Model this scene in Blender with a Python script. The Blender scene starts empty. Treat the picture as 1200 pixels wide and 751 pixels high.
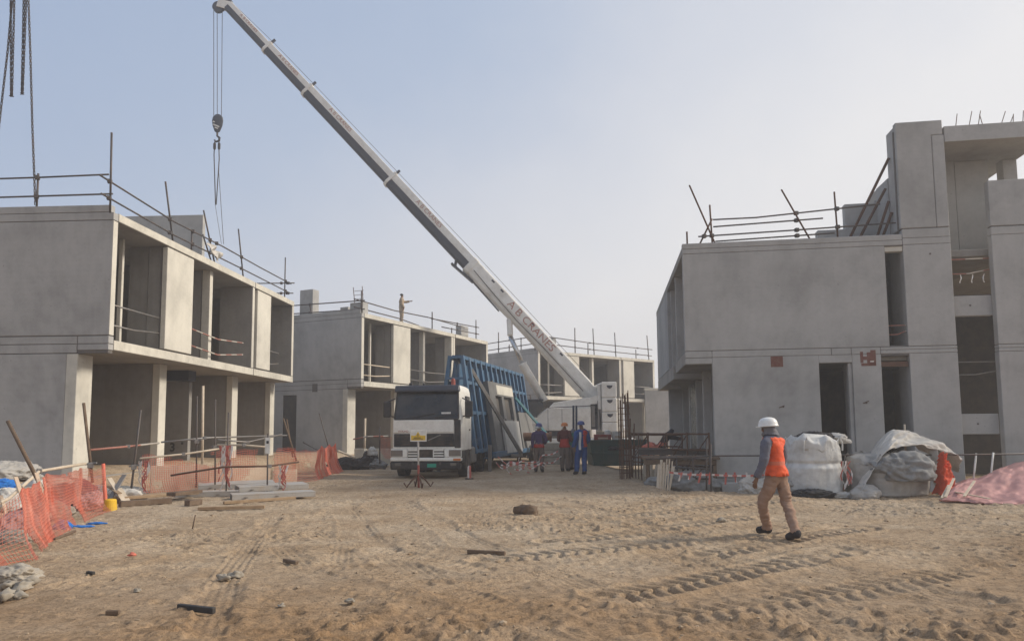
import bpy, bmesh, math, random
import numpy as np
from mathutils import Vector, Matrix, noise as mnoise
R = math.radians
random.seed(7)
SC = bpy.context.scene
COL = SC.collection

# ------------------------------------------------------------------ survey
# the photograph was measured with this camera; at()/on_ground() give site
# coordinates (metres) of measured points
F_PX, CX, CY, EYE = 850.0, 600.0, 426.0, 1.63
TH, RO = math.atan(76 / 850.0), R(.45)
_w = Vector((0, math.cos(TH), math.sin(TH)))
_u0 = Vector((0, -math.sin(TH), math.cos(TH)))
_r0 = Vector((1, 0, 0))
_r = _r0 * math.cos(RO) - _u0 * math.sin(RO)
_u = _u0 * math.cos(RO) + _r0 * math.sin(RO)
CAM = Vector((0, 0, EYE))

def ray(x, y):
    return _w + _r * ((x - CX) / F_PX) - _u * ((y - CY) / F_PX)
def at(x, y, Y):
    d = ray(x, y); return CAM + d * (Y / d.y)
def on_ground(x, y, z=0.0):
    d = ray(x, y); return CAM + d * ((z - EYE) / d.z)

# ------------------------------------------------------------------ ground height
_rng = np.random.RandomState(11)
_T = _rng.rand(256, 256)
def vnoise(x, y, seed=0):
    x = np.asarray(x, float) + seed * 17.31; y = np.asarray(y, float) + seed * 9.77
    xi = np.floor(x).astype(int); yi = np.floor(y).astype(int)
    fx = x - xi; fy = y - yi
    fx = fx * fx * (3 - 2 * fx); fy = fy * fy * (3 - 2 * fy)
    a = _T[xi % 256, yi % 256]; b = _T[(xi + 1) % 256, yi % 256]
    c = _T[xi % 256, (yi + 1) % 256]; d = _T[(xi + 1) % 256, (yi + 1) % 256]
    return (a * (1 - fx) + b * fx) * (1 - fy) + (c * (1 - fx) + d * fx) * fy - .5
def sstep(a, b, x):
    t = np.clip((x - a) / (b - a), 0, 1); return t * t * (3 - 2 * t)
def base_height(x, y):
    x = np.asarray(x, float); y = np.asarray(y, float)
    bl = np.interp(y, [0, 9, 15, 18, 24, 31, 36, 45, 60], [-7.5, -7.8, -9.6, -10.3, -9.6, -8.0, -6.6, -3.6, 2.0])
    h = .58 * sstep(0.1, 2.4, bl - x) * sstep(7, 12, y)
    h = h - .22 * sstep(18.6, 20.2, y + .14 * (x - 5)) * sstep(3.6, 5.0, x) * (1 - sstep(40, 50, y))
    h = h + .10 * (vnoise(x / 3.1, y / 3.1, 1)) + .05 * vnoise(x / 1.1, y / 1.1, 2)
    # heap of pushed-up sand at the right edge, low rut ridge on the left
    h = h - .10 * np.exp(-(((x - 6.6) / 1.5) ** 2 + ((y - 8.6) / .5) ** 2))
    return h
RUTS = [  # centre line, width, depth: long wheel ruts pressed into the sand
    ([(318, 606), (290, 640), (262, 680), (240, 745)], .40, .050), ([(402, 588), (432, 632), (520, 690), (690, 752)], .46, .035), ([(470, 586), (540, 630), (690, 690), (900, 748)], .46, .034),
    ([(590, 580), (720, 615), (900, 690), (1010, 750)], .42, .030), ([(650, 585), (860, 640), (1120, 700), (1260, 720)], .46, .036), ([(1200, 600), (1000, 612), (800, 640), (560, 690), (420, 751)], .44, .034),
    ([(330, 640), (352, 664), (400, 680), (470, 690)], .36, .024), ([(340, 628), (372, 622), (402, 634), (398, 656), (360, 664)], .30, .022), ([(60, 690), (200, 655), (330, 618), (420, 585)], .42, .03),
]
TRACKS = [  # centre line, width, lug pitch, lug angle, depth
    ([(715, 698), (800, 681), (870, 668), (985, 647)], .58, .21, .40, .075),
    ([(575, 656), (680, 645), (780, 635), (900, 626)], .58, .21, .40, .070),
    ([(650, 634), (760, 619), (880, 604)], .58, .21, .40, .065),
    ([(830, 647), (900, 635), (1010, 617)], .55, .21, .40, .065),
    ([(690, 606), (800, 597), (960, 586)], .58, .21, .40, .060),
    ([(430, 664), (480, 682), (540, 702), (600, 716)], .40, .13, .15, .030),
    ([(510, 686), (560, 708), (650, 742)], .40, .13, .15, .032),
    ([(700, 735), (840, 712), (1000, 690), (1120, 668)], .55, .21, .40, .05),
    ([(380, 628), (470, 648), (560, 668)], .40, .13, .15, .026),
    ([(500, 610), (520, 620), (545, 640)], .34, .12, .25, .020),
    ([(395, 592), (408, 610), (410, 632)], .34, .12, .15, .020),
]
def _poly(px):
    pts = [on_ground(*p) for p in px]; out = []
    for a, b in zip(pts, pts[1:]):
        n = max(2, int((b - a).length / .25))
        for i in range(n): out.append(a.lerp(b, i / n))
    out.append(pts[-1]); return np.array([(p.x, p.y) for p in out])
def fine_height(x, y):
    near = 1 - sstep(16, 34, y)
    # churned, trodden sand: soft ridges at several sizes
    wob = vnoise(x / .5, y / .5, 3)
    h = .046 * vnoise(x / .46 + wob, y / .30, 4) + .046 * (.22 - np.abs(vnoise(x / .21 + wob, y / .15, 5))) + .040 * (.2 - np.abs(vnoise(x / .10, y / .08 + wob, 6))) + .034 * sstep(.12, .30, vnoise(x / .075, y / .06, 8)) * sstep(-.15, .2, vnoise(x / .8, y / .6, 18)) - .022 * sstep(.15, .32, vnoise(x / .12 + 7, y / .07, 20))
    h = h * (.45 + .9 * sstep(-.2, .25, vnoise(x / 2.3, y / 1.7, 7) + .02 * (x + 1)))
    # heel prints
    cell = .36
    for s in (21, 22):
        gx = x / cell + s * .37; gy = y / cell + s * .71
        ix = np.floor(gx).astype(int); iy = np.floor(gy).astype(int)
        ox = _T[(ix * 3 + s) % 256, (iy * 5) % 256]; oy = _T[(ix * 7) % 256, (iy * 3 + s) % 256]
        on = (_T[(ix * 5 + s) % 256, (iy * 11) % 256] > .60)
        d = np.hypot((gx - ix - .25 - .5 * ox), (gy - iy - .25 - .5 * oy) * 1.3)
        h = h + on * (-.026 * (1 - sstep(.10, .24, d)) + .014 * np.exp(-((d - .27) / .06) ** 2))
    packed = sstep(-.12, .12, vnoise(x / 2.6, y / 3.4, 12) + .10 * np.exp(-((x / 4.5) ** 2)))      # driven-over, smoother sand
    h = h * (1 - .45 * packed)
    h = h * near * .88
    for px, wdt, dep in RUTS:
        P = _poly(px); best = np.full(x.shape, 9.)
        m = (x > P[:, 0].min() - 1) & (x < P[:, 0].max() + 1) & (y > P[:, 1].min() - 1) & (y < P[:, 1].max() + 1)
        xs, ys = x[m], y[m]; bs = np.full(xs.shape, 9.)
        for (ax, ay), (bx, by) in zip(P, P[1:]):
            Ls = math.hypot(bx - ax, by - ay); dx, dy = (bx - ax) / Ls, (by - ay) / Ls
            t = np.clip((xs - ax) * dx + (ys - ay) * dy, 0, Ls); bs = np.minimum(bs, np.hypot(xs - ax - t * dx, ys - ay - t * dy))
        raw = bs; bs = bs + .22 * vnoise(xs / .40, ys / .40, 13) + .08 * vnoise(xs / .13, ys / .13, 15); k = sstep(-.38, -.05, vnoise(xs / 1.4, ys / 1.4, 14))
        w = 1 - sstep(wdt * .30, wdt * .58, bs)
        gr = 1 - sstep(wdt * .45, wdt * .6, raw); h[m] += .011 * gr * sstep(-.3, .0, vnoise(xs / .8, ys / .8, 19)) * np.cos(2 * np.pi * raw / .085)
        h[m] = h[m] * (1 - .5 * w * k) + .50 * k * (-dep * w + dep * .6 * np.exp(-((bs - wdt * .66) / .09) ** 2))
    for px, wdt, pitch, ang, dep in TRACKS:
        P = _poly(px)
        m = (x > P[:, 0].min() - 1) & (x < P[:, 0].max() + 1) & (y > P[:, 1].min() - 1) & (y < P[:, 1].max() + 1)
        if not m.any(): continue
        xs, ys = x[m], y[m]
        best = np.full(xs.shape, 9.); sd = np.zeros_like(best); al = np.zeros_like(best); acc = 0.
        for (ax, ay), (bx, by) in zip(P, P[1:]):
            L = math.hypot(bx - ax, by - ay); dx, dy = (bx - ax) / L, (by - ay) / L
            t = np.clip((xs - ax) * dx + (ys - ay) * dy, 0, L)
            ex = xs - ax - t * dx; ey = ys - ay - t * dy
            dist = np.hypot(ex, ey); k = dist < best
            best[k] = dist[k]; sd[k] = (ex * -dy + ey * dx)[k]; al[k] = acc + t[k]; acc += L
        w = 1 - sstep(wdt * .42, wdt * .58, best)
        w = w * sstep(-.42, -.10, vnoise(xs / .9, ys / .9, 9))
        ph = (al + np.abs(sd) * ang) / pitch + (sd > 0) * .5
        ph = ph + .30 * vnoise(xs / .3, ys / .3, 17); lug = sstep(-.7, .6, np.sin(2 * np.pi * ph))
        rim = np.exp(-((best - wdt * .6) / .05) ** 2)
        hh = h[m]
        h[m] = hh * (1 - .85 * w) + w * dep * .60 * (lug - .75) * (.6 + .9 * (vnoise(xs / .25, ys / .25, 16) + .5)) + .4 * dep * rim
    return h
def gz(x, y):
    return float(base_height(np.array([x]), np.array([y]))[0])
def gp(px, py):
    p = on_ground(px, py)
    for _ in range(4): p = on_ground(px, py, gz(p.x, p.y))
    return p

# ------------------------------------------------------------------ materials
def new_mat(name):
    m = bpy.data.materials.new(name); m.use_nodes = True
    nt = m.node_tree; b = nt.nodes['Principled BSDF']; return m, nt, b
def N(nt, t, **k):
    n = nt.nodes.new(t)
    for a, v in k.items(): setattr(n, a, v)
    return n
def L(nt, a, b): nt.links.new(a, b)
def coords(nt, scale=(1, 1, 1)):
    tc = N(nt, 'ShaderNodeTexCoord'); mp = N(nt, 'ShaderNodeMapping'); mp.inputs['Scale'].default_value = scale
    L(nt, tc.outputs['Object'], mp.inputs['Vector']); return mp.outputs['Vector']
def noise_tex(nt, vec, scale, detail=6, rough=.6):
    n = N(nt, 'ShaderNodeTexNoise'); n.inputs['Scale'].default_value = scale
    n.inputs['Detail'].default_value = detail; n.inputs['Roughness'].default_value = rough
    L(nt, vec, n.inputs['Vector']); return n.outputs['Fac']
def ramp(nt, fac, stops):
    r = N(nt, 'ShaderNodeValToRGB'); e = r.color_ramp.elements
    while len(e) < len(stops): e.new(.5)
    for i, (p, c) in enumerate(stops):
        e[i].position = p; e[i].color = (c[0], c[1], c[2], 1) if not isinstance(c, (int, float)) else (c, c, c, 1)
    L(nt, fac, r.inputs['Fac']); return r.outputs['Color']
def mixc(nt, fac, a, b, mode='MIX'):
    m = N(nt, 'ShaderNodeMix', data_type='RGBA', blend_type=mode)
    for s, v in ((m.inputs[0], fac), (m.inputs[6], a), (m.inputs[7], b)):
        if hasattr(v, 'node'): L(nt, v, s)
        elif isinstance(v, (int, float)): s.default_value = v
        else: s.default_value = (v[0], v[1], v[2], 1)
    return m.outputs[2]
def bump(nt, b, fac, strength=.3, dist=.01):
    n = N(nt, 'ShaderNodeBump'); n.inputs['Strength'].default_value = strength; n.inputs['Distance'].default_value = dist
    L(nt, fac, n.inputs['Height'])
    if b.inputs['Normal'].is_linked: L(nt, b.inputs['Normal'].links[0].from_socket, n.inputs['Normal'])
    L(nt, n.outputs['Normal'], b.inputs['Normal'])

def concrete(name, base, streak=.35, blotch=.35, lines=0.0):
    m, nt, b = new_mat(name); v = coords(nt)
    n1 = noise_tex(nt, v, .55, 6, .62); n2 = noise_tex(nt, coords(nt, (3.2, 3.2, .28)), 1.3, 5, .65)
    n3 = noise_tex(nt, v, 22, 4, .7); n4 = noise_tex(nt, v, 4.5, 6, .7)
    dk = tuple(c * .70 for c in base); lt = tuple(min(1, c * 1.16) for c in base)
    c = ramp(nt, n1, [(.30, dk), (.52, base), (.75, lt)])
    c = mixc(nt, streak, c, ramp(nt, n2, [(.33, tuple(x * .62 for x in base)), (.55, base), (.7, lt)]), 'MIX')
    c = mixc(nt, blotch, c, ramp(nt, n4, [(.30, .72), (.52, 1.0), (.8, 1.12)]), 'MULTIPLY')
    c = mixc(nt, .30, c, ramp(nt, n3, [(.28, .6), (.42, 1.0)]), 'MULTIPLY')
    n6 = noise_tex(nt, coords(nt, (1.0, 1.0, 1.6)), 1.9, 8, .72); n7 = noise_tex(nt, v, 9, 3, .5)
    c = mixc(nt, ramp(nt, n6, [(.60, 0.0), (.68, .26)]), c, lt)
    c = mixc(nt, ramp(nt, n6, [(.30, .28), (.38, 0.0)]), c, tuple(x * .55 for x in base))
    c = mixc(nt, ramp(nt, n7, [(.70, 0.0), (.73, .5)]), c, tuple(x * .5 for x in base))
    L(nt, c, b.inputs['Base Color']); b.inputs['Roughness'].default_value = .9
    b.inputs['Specular IOR Level'].default_value = .25
    if lines:
        wv = N(nt, 'ShaderNodeTexWave', wave_type='BANDS', bands_direction='Z'); wv.inputs['Scale'].default_value = 2.1
        wv.inputs['Distortion'].default_value = .6; wv.inputs['Detail'].default_value = 3; L(nt, v, wv.inputs['Vector'])
        bump(nt, b, wv.outputs['Fac'], lines, .006)
    bump(nt, b, n4, .25, .006); bump(nt, b, n3, .3, .003)
    return m
def plain(name, col, rough=.6, metal=0, dirt=.3, scale=3.0, spec=.4, dirtcol=(.25, .19, .13), bumps=.1):
    m, nt, b = new_mat(name); v = coords(nt)
    n1 = noise_tex(nt, v, scale, 6, .65); n2 = noise_tex(nt, v, scale * 9, 4, .6)
    c = mixc(nt, ramp(nt, n1, [(.42, 0.0), (.72, dirt)]), col, dirtcol)
    c = mixc(nt, .35, c, ramp(nt, n2, [(.25, .7), (.6, 1.05)]), 'MULTIPLY')
    L(nt, c, b.inputs['Base Color']); b.inputs['Roughness'].default_value = rough; b.inputs['Metallic'].default_value = metal
    b.inputs['Specular IOR Level'].default_value = spec
    if bumps: bump(nt, b, n2, bumps, .004)
    return m
def banded(name, a, c2, scale, axis='X', rough=.7):
    m, nt, b = new_mat(name); v = coords(nt)
    s = N(nt, 'ShaderNodeSeparateXYZ'); L(nt, v, s.inputs[0])
    mu = N(nt, 'ShaderNodeMath', operation='MULTIPLY'); L(nt, s.outputs[axis], mu.inputs[0]); mu.inputs[1].default_value = scale
    fr = N(nt, 'ShaderNodeMath', operation='FRACT'); L(nt, mu.outputs[0], fr.inputs[0])
    gt = N(nt, 'ShaderNodeMath', operation='GREATER_THAN'); L(nt, fr.outputs[0], gt.inputs[0]); gt.inputs[1].default_value = .5
    c = mixc(nt, gt.outputs[0], a, c2)
    n = noise_tex(nt, v, 6, 5, .6); c = mixc(nt, .5, c, ramp(nt, n, [(.3, .55), (.6, 1.0)]), 'MULTIPLY')
    L(nt, c, b.inputs['Base Color']); b.inputs['Roughness'].default_value = rough; return m
def cloth(name, col, rough=.9, var=.35, trans=0.0, wr=.5, scale=7):
    m, nt, b = new_mat(name); v = coords(nt)
    n1 = noise_tex(nt, v, scale, 5, .6); n2 = noise_tex(nt, v, scale * 5, 4, .6)
    c = mixc(nt, var, col, ramp(nt, n1, [(.3, tuple(x * .55 for x in col)), (.6, tuple(min(1, x * 1.15) for x in col))]))
    L(nt, c, b.inputs['Base Color']); b.inputs['Roughness'].default_value = rough; b.inputs['Specular IOR Level'].default_value = .2
    bump(nt, b, n1, wr, .03); bump(nt, b, n2, .2, .006)
    if trans:
        t = N(nt, 'ShaderNodeBsdfTranslucent'); L(nt, c, t.inputs['Color'])
        mx = N(nt, 'ShaderNodeMixShader'); mx.inputs[0].default_value = trans
        L(nt, b.outputs[0], mx.inputs[1]); L(nt, t.outputs[0], mx.inputs[2])
        L(nt, mx.outputs[0], nt.nodes['Material Output'].inputs['Surface'])
    return m

M = {}
M['conc'] = concrete('concrete_wall', (.405, .392, .370), streak=.12, blotch=.32, lines=.08)
M['conc_dark'] = concrete('concrete_board_marked', (.385, .372, .352), streak=.12, lines=.22)
M['conc_warm'] = concrete('concrete_smooth_pale', (.610, .572, .490), streak=.15, blotch=.28)
M['conc_edge'] = concrete('concrete_ragged_edge', (.60, .56, .475), streak=.15, blotch=.7)
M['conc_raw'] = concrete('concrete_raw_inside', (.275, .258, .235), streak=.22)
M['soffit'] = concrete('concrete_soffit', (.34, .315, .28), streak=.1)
M['void'] = plain('interior_shade_tone', (.045, .042, .04), .95, dirt=.2)  # near-black base puts the darkness of deep interiors into the colour
M['joint'] = plain('joint_mortar', (.12, .112, .105), .95, dirt=.3)
M['mortar'] = plain('mortar_patch', (.16, .15, .14), .95, dirt=.3)
M['steel_dark'] = plain('weathered_steel', (.085, .078, .075), .6, .3, dirt=.6, dirtcol=(.17, .10, .06))
M['steel_grey'] = plain('galvanised_steel', (.24, .23, .22), .5, .5, dirt=.6, dirtcol=(.2, .14, .09))
M['rust'] = plain('rusty_steel', (.13, .065, .038), .85, .1, dirt=.7, dirtcol=(.07, .04, .03), scale=8)
M['redwhite'] = banded('red_white_tube', (.36, .15, .11), (.50, .45, .38), 1.1)
M['tape'] = banded('red_white_tape', (.50, .13, .10), (.66, .60, .55), 4.6)
M['timber'] = plain('raw_timber', (.36, .25, .15), .85, dirt=.6, dirtcol=(.18, .11, .06), scale=5)
M['timber_pale'] = plain('bleached_timber', (.60, .50, .38), .85, dirt=.5, dirtcol=(.3, .22, .14), scale=5)
M['timber_dark'] = plain('old_timber', (.13, .085, .055), .9, dirt=.5, scale=6)
M['plywood'] = plain('dusty_plywood', (.55, .43, .32), .9, dirt=.6, dirtcol=(.42, .29, .2), scale=2.5)
M['crane_white'] = plain('crane_white_paint', (.80, .77, .71), .38, dirt=.45, dirtcol=(.42, .36, .28), scale=1.6, spec=.5)
M['crane_dark'] = plain('dark_grey_paint_or_shade', (.036, .040, .054), .45, dirt=.15, scale=2, dirtcol=(.12, .1, .08))  # real paint; also stands in for shade under the boom and in a wall gap
M['black'] = plain('black_rubber', (.022, .021, .020), .85, dirt=.75, dirtcol=(.20, .15, .105), scale=2.5)
M['black_plastic'] = plain('black_plastic', (.022, .022, .024), .55, dirt=.45, dirtcol=(.13, .10, .075), scale=2.5)
M['truck_white'] = plain('truck_cream_paint', (.82, .79, .72), .4, dirt=.34, dirtcol=(.36, .28, .19), scale=1.8, spec=.5)
M['blue'] = plain('rack_blue_paint', (.036, .110, .205), .6, dirt=.5, dirtcol=(.14, .16, .17), scale=2.2)
M['teal'] = plain('teal_paint', (.05, .22, .26), .55, dirt=.5, scale=3)
M['green_skip'] = plain('skip_green_paint', (.030, .078, .062), .6, dirt=.6, dirtcol=(.09, .085, .07), scale=2)
M['red_paint'] = plain('faded_red_paint', (.30, .05, .035), .7, dirt=.5, scale=9)
M['brick_red'] = plain('red_stencil_board', (.17, .062, .048), .9, dirt=.5, scale=9)
M['letter_red'] = plain('letter_red', (.42, .16, .11), .6, dirt=.75, scale=5, dirtcol=(.55, .48, .42), bumps=0)
M['letter_dark'] = plain('letter_dark', (.03, .03, .03), .7, dirt=.2, bumps=0)
M['letter_blue'] = plain('emblem_slate', (.12, .14, .18), .6, dirt=.2, bumps=0)
M['yellow'] = plain('yellow_plastic', (.75, .46, .02), .45, dirt=.35, scale=6)
M['sign_yellow'] = plain('sign_yellow', (.72, .46, .03), .5, dirt=.25, scale=9)
M['sign_white'] = plain('sign_white', (.74, .72, .66), .5, dirt=.35, scale=8)
M['blue_cloth'] = cloth('blue_cloth', (.03, .17, .52))
M['net'] = plain('orange_net_plastic', (.62, .16, .09), .6, dirt=.65, dirtcol=(.58, .34, .26), scale=1.5, bumps=0)
M['net_pale'] = plain('faded_net_plastic', (.66, .15, .09), .65, dirt=.45, dirtcol=(.62, .40, .32), scale=1.2, bumps=0)
M['chrome'] = plain('chrome_rod', (.55, .55, .55), .25, .9, dirt=.2)
M['amber'] = plain('amber_lens', (.60, .16, .02), .3, dirt=.1)
M['lens'] = plain('headlight_lens', (.16, .155, .14), .15, .2, dirt=.3, spec=.8)
M['plate_green'] = plain('green_plate', (.02, .30, .20), .5, dirt=.2)
M['bag_white'] = cloth('woven_bag_white', (.64, .625, .59), .75, .45, .10, 1.0, 4)
M['bag_grey'] = cloth('dusty_sheet', (.42, .395, .36), .8, .5, .1, 1.0, 4)
M['plastic_white'] = cloth('white_polythene', (.70, .66, .60), .85, .4, .25, .5, 4)
M['plastic_grey'] = cloth('grey_polythene', (.27, .265, .255), .85, .6, .1, .6, 6)
M['plastic_black'] = cloth('black_polythene', (.030, .030, .032), .5, .4, 0, .8, 6)
M['orange_sheet'] = cloth('orange_sheet', (.72, .10, .035), .6, .3, .25, .6, 5)
M['pink_tarp'] = cloth('pink_tarpaulin', (.62, .35, .325), .75, .35, .25, .7, 3)
M['cement_sack'] = cloth('cement_sack', (.37, .325, .265), .9, .4, 0, .6, 6)
M['rag'] = cloth('dark_rag', (.055, .05, .05), .9, .5, 0, .7, 6)
M['purple_rag'] = cloth('maroon_rag', (.15, .055, .06), .9, .5, 0, .7, 5)
M['rock'] = concrete('rubble_stone', (.34, .295, .235))
M['conc_damp'] = concrete('concrete_damp_panel', (.185, .18, .172), streak=.15)
M['conc_pale'] = concrete('concrete_new_panel', (.50, .485, .455), streak=.1)
def glass_mat(name, col, rough=.06):
    m, nt, b = new_mat(name); v = coords(nt)
    n = noise_tex(nt, v, 1.6, 5, .6)
    L(nt, mixc(nt, ramp(nt, n, [(.4, 0.0), (.8, .35)]), col, (.16, .13, .10)), b.inputs['Base Color'])
    L(nt, ramp(nt, n, [(.3, rough), (.8, rough + .25)]), b.inputs['Roughness']); b.inputs['Specular IOR Level'].default_value = .5
    return m
M['glass'] = glass_mat('dark_glass', (.010, .012, .016))
M['glass_green'] = glass_mat('greenish_glass', (.06, .09, .085), .15)

# ------------------------------------------------------------------ mesh builder
class MB:
    def __init__(s): s.bm = bmesh.new()
    def box(s, x0, x1, y0, y1, z0, z1, mat=None):
        vs = [s.bm.verts.new(p) for p in ((x0, y0, z0), (x1, y0, z0), (x1, y1, z0), (x0, y1, z0), (x0, y0, z1), (x1, y0, z1), (x1, y1, z1), (x0, y1, z1))]
        for f in ((3, 2, 1, 0), (4, 5, 6, 7), (0, 1, 5, 4), (1, 2, 6, 5), (2, 3, 7, 6), (3, 0, 4, 7)):
            s.bm.faces.new([vs[i] for i in f])
        if mat is not None:
            for v in vs: v.co = mat @ v.co
        return s
    def obox(s, c, size, rot):
        a, b, d = (t / 2 for t in size)
        return s.box(-a, a, -b, b, -d, d, Matrix.Translation(Vector(c)) @ rot.to_4x4())
    def bar(s, p, q, w, h, up=(0, 0, 1)):
        p, q = Vector(p), Vector(q); d = (q - p); l = d.length; d.normalize(); u = Vector(up)
        if abs(d.dot(u)) > .98: u = Vector((1, 0, 0))
        x = d.cross(u).normalized(); z = x.cross(d)
        m = Matrix((x, d, z)).transposed().to_4x4(); m.translation = (p + q) / 2
        return s.box(-w / 2, w / 2, -l / 2, l / 2, -h / 2, h / 2, m)
    def path(s, pts, rad, seg=8, cap=True):
        pts = [Vector(p) for p in pts]; n = len(pts)
        rad = rad if isinstance(rad, (list, tuple)) else [rad] * n
        rings = []; ref = None
        for i, p in enumerate(pts):
            t = (pts[min(i + 1, n - 1)] - pts[max(i - 1, 0)]).normalized()
            if ref is None: ref = Vector((0, 0, 1)) if abs(t.z) < .9 else Vector((1, 0, 0))
            x = t.cross(ref).normalized(); ref = x.cross(t).normalized()
            rings.append([s.bm.verts.new(p + (x * math.cos(k * 2 * math.pi / seg) + ref * math.sin(k * 2 * math.pi / seg)) * rad[i]) for k in range(seg)])
        for a, b in zip(rings, rings[1:]):
            for k in range(seg): s.bm.faces.new((a[k], a[(k + 1) % seg], b[(k + 1) % seg], b[k]))
        if cap:
            s.bm.faces.new(rings[0][::-1]); s.bm.faces.new(rings[-1])
        return s
    def tube(s, p, q, r, seg=8): return s.path([p, q], r, seg)
    def prism(s, pts, d0, d1, axis=0, mat=None):
        """outline pts (2D) extruded along an axis from d0 to d1"""
        def mk(a, b, d): return (d, a, b) if axis == 0 else ((a, d, b) if axis == 1 else (a, b, d))
        A = [s.bm.verts.new(mk(a, b, d0)) for a, b in pts]; B = [s.bm.verts.new(mk(a, b, d1)) for a, b in pts]
        n = len(pts)
        s.bm.faces.new(A); s.bm.faces.new(B[::-1])
        for i in range(n): s.bm.faces.new((A[i], B[i], B[(i + 1) % n], A[(i + 1) % n]))
        if mat is not None:
            for v in A + B: v.co = mat @ v.co
        return s
    def loft(s, rings, cap=True, closed=True):
        R_ = [[s.bm.verts.new(p) for p in r] for r in rings]; n = len(R_[0])
        for a, b in zip(R_, R_[1:]):
            for k in range(n if closed else n - 1): s.bm.faces.new((a[k], a[(k + 1) % n], b[(k + 1) % n], b[k]))
        if cap and closed: s.bm.faces.new(R_[0][::-1]); s.bm.faces.new(R_[-1])
        return s
    def lathe(s, prof, seg=16, c=(0, 0, 0), mat=None):
        rings = [[Vector((r * math.cos(k * 2 * math.pi / seg) + c[0], r * math.sin(k * 2 * math.pi / seg) + c[1], z + c[2])) for k in range(seg)] for r, z in prof]
        if mat is not None: rings = [[mat @ p for p in r] for r in rings]
        return s.loft(rings)
    def grid(s, f, nu, nv):
        V = [[s.bm.verts.new(f(i / nu, j / nv)) for j in range(nv + 1)] for i in range(nu + 1)]
        for i in range(nu):
            for j in range(nv): s.bm.faces.new((V[i][j], V[i + 1][j], V[i + 1][j + 1], V[i][j + 1]))
        return s
    def xform(s, m):
        for v in s.bm.verts: v.co = m @ v.co
        return s
    def build(s, name, mat, parent=None, bevel=0, smooth=False, seg=1, solid=0, wire=0, sub=0):
        bmesh.ops.recalc_face_normals(s.bm, faces=s.bm.faces)
        me = bpy.data.meshes.new(name); s.bm.to_mesh(me); s.bm.free()
        me.materials.append(M[mat] if isinstance(mat, str) else mat)
        o = bpy.data.objects.new(name, me); COL.objects.link(o)
        if parent: o.parent = parent
        if smooth:
            for p in me.polygons: p.use_smooth = True
        if solid:
            m = o.modifiers.new('solid', 'SOLIDIFY'); m.thickness = solid; m.offset = 0
        if sub:
            m = o.modifiers.new('sub', 'SUBSURF'); m.levels = sub; m.render_levels = sub
        if wire:
            m = o.modifiers.new('wire', 'WIREFRAME'); m.thickness = wire; m.use_even_offset = False; m.use_relative_offset = False
        if bevel:
            m = o.modifiers.new('bevel', 'BEVEL'); m.width = bevel; m.segments = seg; m.limit_method = 'ANGLE'; m.angle_limit = R(40)
            m.harden_normals = False
        return o

def tag(o, label, cat, group=None, kind=None):
    if label: o['label'] = label
    if cat: o['category'] = cat
    if group: o['group'] = group
    if kind: o['kind'] = kind
    return o
def thing(name, label, cat, loc=(0, 0, 0), rotz=0, group=None):
    o = bpy.data.objects.new(name, None); COL.objects.link(o); o.empty_display_size = .2
    o.location = loc; o.rotation_euler = (0, 0, rotz); return tag(o, label, cat, group)
def copy_tree(o, parent=None):
    c = o.copy(); COL.objects.link(c); c.parent = parent
    for ch in list(o.children): copy_tree(ch, c)
    return c
def to_local(o, p):
    m = Matrix.Translation(o.location) @ o.rotation_euler.to_matrix().to_4x4()
    return m.inverted() @ Vector(p)
def text_mesh(body, size, depth, bold=0.0):
    cu = bpy.data.curves.new('lettering', 'FONT'); cu.body = body; cu.size = size; cu.extrude = depth; cu.offset = bold
    cu.align_x = 'CENTER'; cu.align_y = 'CENTER'
    t = bpy.data.objects.new('lettering', cu); COL.objects.link(t)
    dg = bpy.context.evaluated_depsgraph_get(); me = bpy.data.meshes.new_from_object(t.evaluated_get(dg))
    bpy.data.objects.remove(t); bpy.data.curves.remove(cu); return me
def lettering(body, size, mat, parent, m, bold=0.0, name='lettering', sx=1.0):
    me = text_mesh(body, size, .003, bold); me.transform(m @ Matrix.Diagonal((sx, 1, 1, 1)))
    me.materials.clear(); me.materials.append(M[mat]); o = bpy.data.objects.new(name, me); COL.objects.link(o); o.parent = parent; return o
HAZE, SUN_E, EXPO = 0.0027, 3.1, 0.34
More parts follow.
